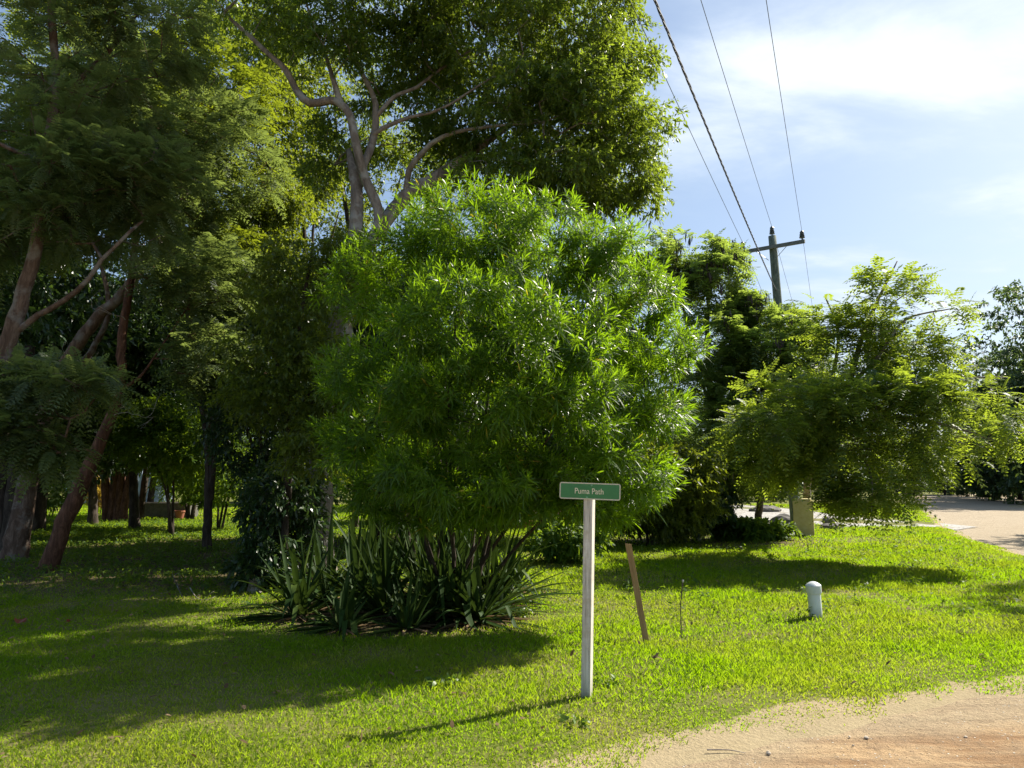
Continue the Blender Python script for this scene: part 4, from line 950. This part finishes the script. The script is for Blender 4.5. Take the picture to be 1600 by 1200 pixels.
# ================================================================== backdrop trees
def proto(name, label, seed, h, r, kind, leafm, barkm, n, group, z0=.25, tr=.16, loc=(0, 0), multi=1, scl=1., **kw):
    rg = np.random.default_rng(seed)
    ps = []
    for i in range(multi):
        a = rg.uniform(0, 6.28)
        ps.append(np.array([[.25 * i * math.cos(a), .25 * i * math.sin(a), -.05, tr], [.1 * rg.normal() + .4 * i * math.cos(a), .4 * i * math.sin(a), h * .22, tr * .8], [.25 * rg.normal() + .6 * i * math.cos(a), .2 * rg.normal() + .6 * i * math.sin(a), h * .5, tr * .55], [.3 * rg.normal(), .3 * rg.normal(), h * .8, tr * .2]]))
    lobes = [(np.array([0, 0, h * (.5 + z0 / 2)]), np.array([r, r, h * (1 - z0) / 2]), 2.)]
    for i in range(9):
        a = i * 2.4; q = rg.uniform(.45, .75); zc = h * rg.uniform(z0 + .12, .85)
        lobes.append((np.array([math.cos(a) * r * q, math.sin(a) * r * q, zc]), np.array([r * .45, r * .45, h * .11]) * rg.uniform(.8, 1.25), .7))
    t, P, O, g_ = tree(name, label, 'tree', ps, lobes, n, kind, leafm, barkm, seed=seed, local=True, zmin=h * z0 * .8, group=group, **kw)
    t.location = gl_(*loc); t.scale = (scl,) * 3; return t
GB = 'backdrop trees closing off the grove'
def xy(u, D): return (float(at(u, 750, D)[0]), D)
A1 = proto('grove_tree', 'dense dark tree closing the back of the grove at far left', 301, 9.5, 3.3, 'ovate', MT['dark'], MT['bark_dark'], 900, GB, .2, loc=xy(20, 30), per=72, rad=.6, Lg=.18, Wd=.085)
A2 = proto('broad_tree', 'broad green tree standing behind the grove', 302, 10.5, 3.6, 'ovate', MT['shrub'], MT['bark_dark'], 900, GB, .14, loc=xy(330, 56), per=66, rad=.65, Lg=.18, Wd=.08, multi=2)
A3 = proto('hazy_tree', 'tall blue-green tree beyond the right side of the road', 303, 12.0, 3.8, 'ovate', MT['far'], MT['bark_dark'], 1700, 'trees along the far side of the road', 0.03, loc=xy(1636, 53), per=80, scl=1.3, rad=.7, Lg=.21, Wd=.10)
A4 = proto('feathery_backdrop_tree', 'light feathery tree behind the grove letting sky through', 304, 9.5, 2.8, 'feather', MT['fern'], MT['bark_dark'], 520, GB, .3, loc=xy(700, 44), fr=6, pairs=6, Lr=.5, Lp=.18, Wp=.06)
for src, u, D, rz_, sc, lab in [
        (A1, 150, 27.5, 1.2, .95, 'dense dark tree with low boughs behind the reddish twisted trunk'),
        (A1, -90, 24, 2.2, 1.0, 'dense dark tree partly outside the left edge of the view'),
        (A1, 235, 34, 3.4, .9, 'dense dark tree behind the leafy sapling in the grove'),
        (A1, -60, 18.5, 4.0, .85, 'dense dark tree nearest the left edge behind the leaning trunk'),
        (A1, 60, 23, 5.1, 1.45, 'tallest dark tree behind the leaning trunk and the forked trunk'),
        (A1, 215, 25, 0.4, .95, 'tall dark tree behind the crown of the reddish twisted tree'),
        (A1, 690, 19.5, 2.2, .8, 'added shade tree hidden behind the left half of the rounded bush'),  # unseen tree, added to shade the ground behind and left of the bush
        (A1, 860, 20.5, 1.0, .78, 'added shade tree hidden behind the right half of the rounded bush'),  # also added out of sight, for shade and dark gaps in the bush
        (A1, 590, 20.5, 4.4, .62, 'dense dark tree low behind the big pale trunk'),
        (A2, 90, 47, .7, 1.0, 'broad green tree far behind the left trunks'),
        (A2, 210, 60, 2.5, 1.2, 'broad green tree at the far end of the back lawn'),
        (A2, 480, 52, 4.1, .95, 'broad green tree far behind the big pale trunk'),
        (A2, 650, 62, 5.0, 1.0, 'broad green tree far behind the left half of the rounded bush'),
        (A2, 770, 50, 1.6, .8, 'broad green tree far behind the middle of the rounded bush'),
        (A2, 930, 48, 3.0, .72, 'broad green tree far behind the right half of the rounded bush'),
        (A2, 1060, 40, .3, .75, 'broad green tree behind the taller podded tree'),
        (A4, 560, 58, 2.0, 1.1, 'light feathery tree seen low behind the curving limbs'),
        (A3, 1180, 58, 2.0, .62, 'blue-green tree beyond the gravel lot'),
        (A3, 1290, 66, .5, .60, 'blue-green tree past the far edge of the gravel'),
        (A3, 1400, 72, 1.0, .62, 'blue-green tree where the road disappears'),
        (A3, 1475, 84, 3.0, .75, 'blue-green tree straight at the end of the road'),
        (A3, 1530, 76, 4.4, .68, 'lower blue-green tree right of the road end'),
        (A3, 1592, 61, 5.2, 1.0, 'rounded blue-green tree left of the tallest roadside tree'),
        (A3, 1550, 68, 2.2, .8, 'blue-green tree crowding the road bend at right'),
        (A3, 1700, 56, 0.2, 1.3, 'tall blue-green tree at the right edge of the view'),
        (A3, 1900, 40, 2.8, .9, 'blue-green roadside tree outside the right edge of the view'),
        (A3, 1860, 23.5, 1.1, .66, 'tree over the road at right casting its shade on the sand')]:
    copy_thing(src, gl_(*xy(u, D)), rz_, sc, lab)
copy_thing(A2, gl_(17.6, 15.2), 1.0, (.75, .75, 1.12), 'tall broad tree off to the right shading the lawn edge')
for o in list(COL.objects):                       # roadside copies belong to the roadside group already; the off-road ones are alone
    pass

# far wood closing the horizon
rgf = np.random.default_rng(400)
k = 2600; ang = rgf.uniform(R(-62), R(62), k); dist = rgf.uniform(120, 150, k)
Pf = np.stack([np.sin(ang) * dist, np.cos(ang) * dist, rgf.uniform(0, 1, k) ** .8 * (8.5 + 2.5 * np.sin(ang * 23) + 1.5 * np.sin(ang * 61))], -1)
V, l, s, a = spray_ovate(rgf, Pf, np.tile([0, -1., .3], (k, 1)), per=48, rad=2.2, Lg=.9, Wd=.45, droop=.2)
tag(link('distant_wood', npmesh('distant_wood', V, l, s, vary=np.clip(a, 0, 1)), MT['far']), 'distant belt of woodland closing the horizon', 'woodland', kind='stuff')

# ================================================================== trunks and garden plants in the left background
def bare_cluster(label, u, v, D, offs, hgt, r, seed, barkm):
    g = at(u, v, D); g[2] = H1(g[0], g[1]); t = empty('clump_tree', g); tag(t, label, 'tree')
    rg = np.random.default_rng(seed); ch = []
    for (du, sp_) in offs:
        x = du * D / FPX; P = np.array([[x, rg.uniform(-.2, .2), -.1, r * 1.5], [x * .95, 0, .35, r * 1.05], [x + sp_ * .3, 0, hgt * .45, r], [x + sp_, 0, hgt, r * .6]])
        Q = catmull(P, .2); ch.append((Q[:, :3], Q[:, 3]))
    V, l, s = tubes(ch, rough=.08, seed=seed); link('trunk', npmesh('trunk', V, l, s, smooth_sh=True), MT[barkm], t)
    T = np.array([[du * D / FPX + sp_, 0, hgt] for du, sp_ in offs])
    P = np.repeat(T, 40, 0) + rg.normal(size=(len(T) * 40, 3)) * [1.1, 1.1, .8] + [0, 0, .9]
    P[:, 2] = np.maximum(P[:, 2], 2.1)
    V, l, s, a = spray_ovate(rg, P, rdir(rg, len(P)), per=54, rad=.55, Lg=.16, Wd=.07)
    link('crown', npmesh('crown', V, l, s, vary=np.clip(a, 0, 1)), MT['dark'], t)
bare_cluster('close cluster of reddish trunks in the far shade left of the thin dark trunk', 180, 800, 30, [(-14, -.3), (-5, .1), (5, .1), (14, .4)], 3.4, .15, 501, 'bark_red')
bare_cluster('single thin dark trunk standing before the sunlit back lawn', 220, 806, 31, [(0, .25)], 3.4, .13, 502, 'bark_dark')
bare_cluster('dark double trunk at the left edge of the grove', 4, 862, 16.5, [(-8, -.3), (10, .1)], 4.5, .16, 503, 'bark_dark')
shrub('garden_tree', 'small many-stemmed tree at the edge of the sunlit back grass', 'tree', 302, 745, 31, 1.3, 1.0, .8, 90, MT['shrub'], 504, per=48, rad=.5, Lg=.15, Wd=.065, stems=5, r=.06)
shrub('croton_bush', 'yellow-leaved garden shrub lit up beyond the dark trunks', 'shrub', 155, 768, 36, .5, .5, .6, 60, MT['croton'], 505, per=36, rad=.25, Lg=.2, Wd=.06, r=.02)
shrub('croton_bush', 'orange-yellow plant glimpsed right of the back lawn', 'shrub', 395, 765, 34, .35, .35, .5, 36, MT['croton'], 506, per=30, rad=.22, Lg=.2, Wd=.05, r=.015)
shrub('garden_shrub', 'sunlit green shrub beyond the trunks at far left', 'shrub', 80, 770, 33, 1.0, .8, .6, 90, MT['shrub'], 507, per=40, rad=.35, Lg=.16, Wd=.06, r=.02)
def palm(label, u, v, D, hgt, n, seed):
    g = at(u, v, D); g[2] = H1(g[0], g[1]); t = empty('garden_palm', g); tag(t, label, 'palm'); rg = np.random.default_rng(seed)
    ch = []; parts = []
    for i in range(n):
        az = i * 2.4; el = rg.uniform(.5, 1.35); d = np.array([math.cos(az) * math.cos(el), math.sin(az) * math.cos(el), math.sin(el)])
        tt = np.linspace(0, 1, 14); Lg = hgt * rg.uniform(.8, 1.15); c = d * (tt * Lg)[:, None]; c[:, 2] -= .35 * Lg * tt ** 2
        ch.append((c, np.linspace(.014, .004, 14))); s_ = unit(np.cross(d, [0, 0, 1.]))
        for sg_ in (-1, 1):
            b = c[3:]; dd = s_ * sg_ + d * .7 - np.array([0, 0, .25]); parts.append(leaves(b, np.tile(dd, (len(b), 1)), np.tile([0, 0, 1.], (len(b), 1)), .32, .035, .3, rg.random(len(b)), 2))
    V, l, s = tubes(ch); link('stems', npmesh('stems', V, l, s), MT['shrub'], t); leafobj('fronds', parts, MT['palm'], t)
palm('small bright palm behind the dark planter in the back garden', 272, 797, 34, 1.5, 12, 511)
# planter box and pot
g = at(262, 800, 33); bm = bmesh.new(); add_box(bm, (0, 0, .3), (2.3, .9, .6), bevel=.03); add_box(bm, (0, 0, .63), (2.4, 1.0, .07), bevel=.015)
pt = empty('stone_planter', gl_(g[0], g[1])); tag(pt, 'low dark stone planter box under the palm in the back garden', 'planter'); bmobj('box', bm, flat_mat('mossy_stone', (.12, .115, .09), .9, var=.4), pt)
bm = bmesh.new(); add_box(bm, (0, 0, .672), (2.1, .72, .02)); bmobj('soil', bm, flat_mat('soil', (.06, .04, .025), 1), pt)
g = at(281, 800, 32.3); pt = empty('clay_pot', gl_(g[0], g[1])); tag(pt, 'small reddish clay pot beside the stone planter', 'pot')
bm = bmesh.new(); lathe(bm, [(.14, 0), (.2, .3), (.23, .31), (.23, .38), (.19, .38), (.18, .33)], 20); bmobj('body', bm, flat_mat('terracotta', (.32, .11, .06), .8), pt)

# houses glimpsed behind
def house(label, x, y, w, d, h, wallc, roofc, rz_=0, doorc=(.2, .09, .06), band=None):
    t = empty('house', gl_(x, y), rz_); tag(t, label, 'house'); mw = flat_mat('painted_wall', wallc, .85, var=.12, scale=3)
    th = .15; wins = [(-w * .28, 1.0), (w * .28, 1.0)]
    bm = bmesh.new()
    add_box(bm, (0, d / 2, h / 2), (w, th, h)); add_box(bm, (-w / 2 + th / 2, 0, h / 2), (th, d - th, h)); add_box(bm, (w / 2 - th / 2, 0, h / 2), (th, d - th, h))
    xs = [-w / 2 + th, -w * .28 - .55, -w * .28 + .55, -.5, .5, w * .28 - .55, w * .28 + .55, w / 2 - th]
    for i in range(0, 8, 2): add_box(bm, ((xs[i] + xs[i + 1]) / 2, -d / 2 + th / 2, h / 2), (xs[i + 1] - xs[i], th, h))
    for wx, ww in wins: add_box(bm, (wx, -d / 2 + th / 2, .5), (1.1, th, 1.0)); add_box(bm, (wx, -d / 2 + th / 2, (h + 2.1) / 2), (1.1, th, h - 2.1))
    add_box(bm, (0, -d / 2 + th / 2, (h + 2.1) / 2), (1.0, th, h - 2.1)); bmobj('wall', bm, mw, t)
    for wx, ww in wins:
        bm = bmesh.new()
        for q in ((wx - .5, .06, 1.55, 1.1), (wx + .5, .06, 1.55, 1.1)): add_box(bm, (q[0], -d / 2 + .03, q[2]), (q[1], .08, q[3]))
        for z_ in (1.03, 1.55, 2.07): add_box(bm, (wx, -d / 2 + .032, z_), (1.06, .07, .05))
        wn = bmobj('window', bm, flat_mat('window_paint', (.6, .6, .56), .5), t)
        bm = bmesh.new(); add_box(bm, (wx, -d / 2 + .08, 1.55), (1.1, .01, 1.1)); bmobj('pane', bm, flat_mat('dim_glass', (.03, .035, .04), .08), wn)
    bm = bmesh.new(); add_box(bm, (0, -d / 2 + .06, 1.05), (.98, .05, 2.08), bevel=.01); dr = bmobj('door', bm, flat_mat('door_paint', doorc, .5), t)
    bm = bmesh.new(); lathe(bm, [(.0, 0), (.03, .01), (.03, .04), (.01, .06)], 10, Matrix.Translation((.38, -d / 2 + .03, 1.05)) @ Matrix.Rotation(R(90), 4, 'X')); bmobj('handle', bm, m_steel, dr)
    bm = bmesh.new(); e = .5; rh = .28 * d
    for sg_ in (-1, 1):
        sl = math.hypot(d / 2 + e, rh); add_box(bm, (0, sg_ * (d / 2 + e) / 2, h + rh / 2 + .02), (w + 2 * e, sl, .09), Matrix.Rotation(-sg_ * math.atan2(rh, d / 2 + e), 3, 'X'))
    bmobj('roof', bm, flat_mat('metal_roof', roofc, .6, var=.2, scale=2), t)
    if band:
        bm = bmesh.new(); add_box(bm, (0, -d / 2 - .62, .12), (w * .9, 1.15, .24), bevel=.02); bmobj('porch', bm, flat_mat('porch_red', band, .8), t)
house('pale house with a red porch glimpsed through the rounded bush', *xy(760, 29), 6.5, 4.5, 2.7, (.62, .58, .46), (.25, .24, .22), R(6), band=(.35, .08, .05))
house('pale blue house glimpsed beyond the back lawn between the trunks', *xy(190, 56), 5.5, 4.5, 2.6, (.45, .55, .68), (.3, .3, .3), R(-8))

# ================================================================== low things on the ground
g = ground_at(398, 925); rgs = np.random.default_rng(7)
bm = bmesh.new(); lathe(bm, [(.13, -.05), (.10, .03), (.085, .10), (.08, .19), (.02, .2)], 14)
for v_ in bm.verts: v_.co += Vector(rgs.normal(size=3) * .008)
sp_ = empty('tree_stump', g, .4); tag(sp_, 'short pale cut stump at the edge of the shade left of the clump', 'stump'); bmobj('wood', bm, MT['bark_grey'], sp_)
def twig(label, pts, r, brs=()):
    P = np.array([ground_at(u, v) + [0, 0, h] for u, v, h in pts]); g = P[0].copy(); ch = []
    Q = catmull(np.hstack([P - g, np.linspace(r, r * .4, len(P))[:, None]]), .04); ch.append((Q[:, :3], Q[:, 3]))
    for i, du in brs:
        b0 = P[i] - g; e = b0 + np.array(du); Q = catmull(np.array([list(b0) + [r * .6], list((b0 + e) / 2 + [0, .01, .02]) + [r * .45], list(e) + [r * .2]]), .04); ch.append((Q[:, :3], Q[:, 3]))
    V, l, s = tubes(ch); o = link('fallen_twig', npmesh('fallen_twig', V, l, s, smooth_sh=True), MT['bark_grey']); o.location = Vector(g); tag(o, label, 'twig')
twig('pale forked fallen twig sticking up from the shaded lawn', [(286, 935, .01), (278, 925, .05), (270, 914, .12), (268, 908, .16)], .008, [(1, (-.05, .05, .09)), (2, (.09, .0, .06))])
twig('pale bent fallen twig lying right of the forked one', [(296, 928, .09), (306, 936, .03), (320, 940, .02), (336, 938, .05)], .008, [(1, (.1, -.1, .03)), (2, (.08, .1, .1))])
twig('short pale twig lying at the left edge of the lawn', [(0, 895, .02), (8, 888, .06), (13, 880, .12)], .008)
twig('thin grey twig lying on the sandy road edge', [(1105, 1177, .02), (1140, 1176, .015), (1165, 1180, .012)], .006)
def one_leaf(name, label, u, v, n, Lg, Wd, m, seed, curl=.3, cat='leaf'):
    g = ground_at(u, v); rg = np.random.default_rng(seed); d = rdir(rg, n); d[:, 2] = np.abs(d[:, 2]) * .3
    nn = np.array([0, 0, 1.]) + .5 * rdir(rg, n)
    v_ = leaves(rg.normal(size=(n, 3)) * [.03, .03, .0] + [0, 0, .03], d, nn, Lg * rg.uniform(.7, 1.2, n), Wd, -curl * .3, rg.random(n), 2)
    o = leafobj(name, [v_], m); o.location = Vector(g); tag(o, label, cat)
m_rl = leaf_mat('red_brown_leaf', [(0, (.22, .05, .03)), (1, (.36, .12, .06))], (.5, .1, .04), .3)
one_leaf('dead_leaf_bunch', 'curled reddish dead leaves lying at the left of the lawn', 33, 978, 4, .09, .045, m_rl, 31, .8, 'leaves')
one_leaf('dead_leaf_bunch', 'small pinkish dead leaves right of the curled reddish bunch', 106, 977, 3, .08, .04, m_rl, 32, .5, 'leaves')
one_leaf('dead_leaf_bunch', 'pale dry leaves lying near the middle front of the lawn', 700, 1148, 4, .05, .03, MT['dry'], 33, .5, 'leaves')
def weed(label, u, v, n, hh, seed, Lg=.08, Wd=.035):
    g = ground_at(u, v); rg = np.random.default_rng(seed)
    P = rg.normal(size=(n, 3)) * [.06, .05, .0] + [0, 0, hh * .5]
    P[:, 2] += rg.uniform(-.4, .4, n) * hh; v_ = spray_ovate(rg, P, np.tile([0, 0, 1.], (n, 1)), per=12, rad=.07, Lg=Lg*.7, Wd=Wd*.7, seg=2)
    o = leafobj('weed', [v_], MT['weed']); o.location = Vector(g); tag(o, label, 'weed')
weed('small broad-leaved weed right of the sign post foot', 950, 1070, 6, .05, 41)
weed('low pale green weed in front of the sign post foot', 893, 1130, 4, .03, 42)
weed('dark leafy weed patch on the shaded lawn below the clump', 690, 1070, 12, .05, 43)
weed('leafy weed tuft at the sunlit edge right of the clump', 815, 968, 12, .12, 44)
# rocks along the gravel edge
m_rock = flat_mat('grey_rock', (.16, .145, .13), .95, var=.5, scale=5, bstr=.6)
def rock(label, u, v, D, sx, sy, sz, seed):
    g = at(u, v, D); rg = np.random.default_rng(seed); bm = bmesh.new(); bmesh.ops.create_icosphere(bm, subdivisions=3, radius=1)
    ph = rg.uniform(0, 6.28, 6)
    for v_ in bm.verts:
        c = v_.co; k_ = 1 + .16 * math.sin(c.x * 3 + ph[0]) + .13 * math.sin(c.y * 4 + ph[1]) + .1 * math.sin(c.z * 5 + ph[2]) + .05 * math.sin(c.x * 9 + c.y * 7 + ph[3])
        v_.co = Vector((c.x * sx * k_, c.y * sy * k_, c.z * sz * k_))
    o = bmobj('rock', bm, m_rock, None, False); o.location = gl_(g[0], g[1], sz * .3); tag(o, label, 'rock', 'rocks edging the gravel lot')
for i, q in enumerate([('largest dark rock just left of the yellow pillar', 1225, 806, 25.5, .5, .3, .32), ('low dark rock right of the yellow pillar', 1300, 822, 25.5, .35, .25, .16), ('pointed dark rock under the hanging branches', 1296, 822, 26.3, .22, .2, .25),
                       ('flat dark rock at the left end of the gravel', 1180, 806, 28, .7, .3, .16), ('dark rock at the back of the gravel lot', 1197, 790, 40, .9, .5, .3), ('rounded rock at the back of the gravel near the road', 1345, 795, 38, .5, .4, .3)]):
    rock(*q, 600 + i)
# pebbles
rgk = np.random.default_rng(77); pm = None
for i in range(16):
    for _ in range(50):
        x = rgk.uniform(.3, 5.5); y = rgk.uniform(4.2, 6.2); d_ = float(sdist(ROAD, np.array([x]), np.array([y]))[0])
        if .1 < d_ < .6: break
    if pm is None:
        bm = bmesh.new(); bmesh.ops.create_icosphere(bm, subdivisions=2, radius=1)
        for v_ in bm.verts: v_.co *= 1 + .15 * math.sin(v_.co.x * 4 + 1) + .12 * math.sin(v_.co.y * 5)
        pm = bmobj('pebble', bm, flat_mat('pale_pebble', (.6, .5, .38), .8, var=.3, scale=2), None, True); o = pm
    else: o = pm.copy(); COL.objects.link(o)
    s_ = rgk.uniform(.007, .015); o.scale = (s_ * rgk.uniform(.9, 1.5), s_, s_ * .6); o.location = (x, y, -.05 + s_ * .2); o.rotation_euler = (0, 0, rgk.uniform(0, 6))
    tag(o, 'small pale pebble on the sandy edge of the road', 'pebble', 'pebbles on the road edge')

# ================================================================== grass and litter
rgg = np.random.default_rng(900)
def scatter(D0, D1, dens, half=.86):
    n = int(dens * half * (D1 ** 2 - D0 ** 2)); D = np.sqrt(rgg.uniform(D0 ** 2, D1 ** 2, n)); x = rgg.uniform(-half, half, n) * D; return x, D
def grass(D0, D1, dens, hgt, w):
    x, y = scatter(D0, D1, dens); r = sdist(ROAD, x, y); g_ = sdist(GRAVEL, x, y); so = soilf(x, y)
    n2_ = .5 + .5 * np.sin(x * 1.9 + 1.3 * np.sin(y * 1.1)) * np.sin(y * 1.6 + 1.1 * np.sin(x * .8))
    Q3 = np.stack([x, y, 0 * x], -1)
    tuft = lump(Q3, 7., .7) * .5 + lump(Q3, 17., 1.9) * .5
    bare = smooth(.25, .75, lump(Q3, 1.1, 3.1) * .6 + lump(Q3, 2.9, .4) * .5)
    edge = smooth(.06, -.30, r + .22 * wob(x * 1.3, y * 1.3) - .18 * tuft) * (1 - .45 * bare)
    keep = (rgg.random(len(x)) < edge * (1 - .86 * so) * (.62 + .38 * n2_)) & (g_ < -.1)
    x, y, r, so, n2_ = x[keep], y[keep], r[keep], so[keep], n2_[keep]; k = len(x)
    left = smooth(-.5, -3, x) * smooth(14, 9, y)
    tuft = tuft[keep]; bare = bare[keep]; hh = hgt * rgg.uniform(.45, 1.3, k) * (1 + .35 * tuft) * (1 - .35 * bare) * (.7 + .5 * n2_) * (1 - .45 * smooth(-1.3, -.1, r)) * (1 - .35 * left) * (1 - .3 * so)
    b = np.stack([x, y, H(x, y) - .004], -1); d = rdir(rgg, k) * .75; d[:, 2] = 1.; d = unit(d)
    vary = .10 + .5 * rgg.random(k) + .25 * (1 - n2_) * rgg.random(k) + .35 * smooth(-1.4, -.1, r) * rgg.random(k) + .22 * bare * rgg.random(k)
    vary = np.where(rgg.random(k) < .05 + .08 * (1 - n2_) + .25 * so + .30 * bare + .16 * smooth(-1.3, -.2, r), rgg.uniform(.9, 1, k), np.minimum(vary, .86))
    nr = rdir(rgg, k); nr[:, 2] *= .2
    return leaves(b, d, nr, hh, w * rgg.uniform(.7, 1.3, k), rgg.uniform(.1, .7, k) * .5, vary, 2 if D1 < 9 else 1)
pg = [grass(3.6, 5.5, 6600, .058, .0062), grass(5.5, 8, 4000, .070, .0075), grass(8, 12, 1900, .075, .0105), grass(12, 18, 1100, .085, .014), grass(18, 28, 460, .10, .024), grass(28, 50, 150, .12, .045)]
V, l, s, a = join(pg)
tag(link('grass', npmesh('grass', V, l, s, vary=np.clip(a, 0, 1)), MT['grass']), 'short green grass blades covering the lawn', 'grass', kind='stuff')
# broad leaves of creeping cover between the blades, and dead leaves under the trees
x, y = scatter(4, 22, 26); r = sdist(ROAD, x, y); k_ = (r < -.4) & (rgg.random(len(x)) < .25 + .75 * soilf(x, y)) & (sdist(GRAVEL, x, y) < -.1)
x, y = x[k_], y[k_]; k = len(x); d = rdir(rgg, k); d[:, 2] = np.abs(d[:, 2]) * .35 + .05
v_ = leaves(np.stack([x, y, H(x, y) + .012 + .02 * rgg.random(k)], -1), d, np.array([0, 0, 1.]) + .4 * rdir(rgg, k), rgg.uniform(.03, .085, k), rgg.uniform(.015, .035, k), .1, rgg.random(k), 2)
tag(leafobj('leaf_litter', [v_], MT['dry']), 'dry brown leaves scattered over the shaded ground', 'leaf litter', kind='stuff')
x, y = scatter(9, 30, 26); so = soilf(x, y); k_ = (rgg.random(len(x)) < .15 + .85 * smooth(-1, -3, x) * smooth(10, 13, y)) & (sdist(ROAD, x, y) < -1) & (sdist(GRAVEL, x, y) < -.3)
x, y = x[k_], y[k_]; k = len(x)
v_ = spray_ovate(rgg, np.stack([x, y, H(x, y) + .05], -1), np.tile([0, 0, 1.], (k, 1)), per=12, rad=.14, Lg=.07, Wd=.03, flat=.8)
tag(leafobj('ground_cover', [v_], MT['shrub']), 'low leafy ground cover under and beyond the trees', 'ground cover', kind='stuff')
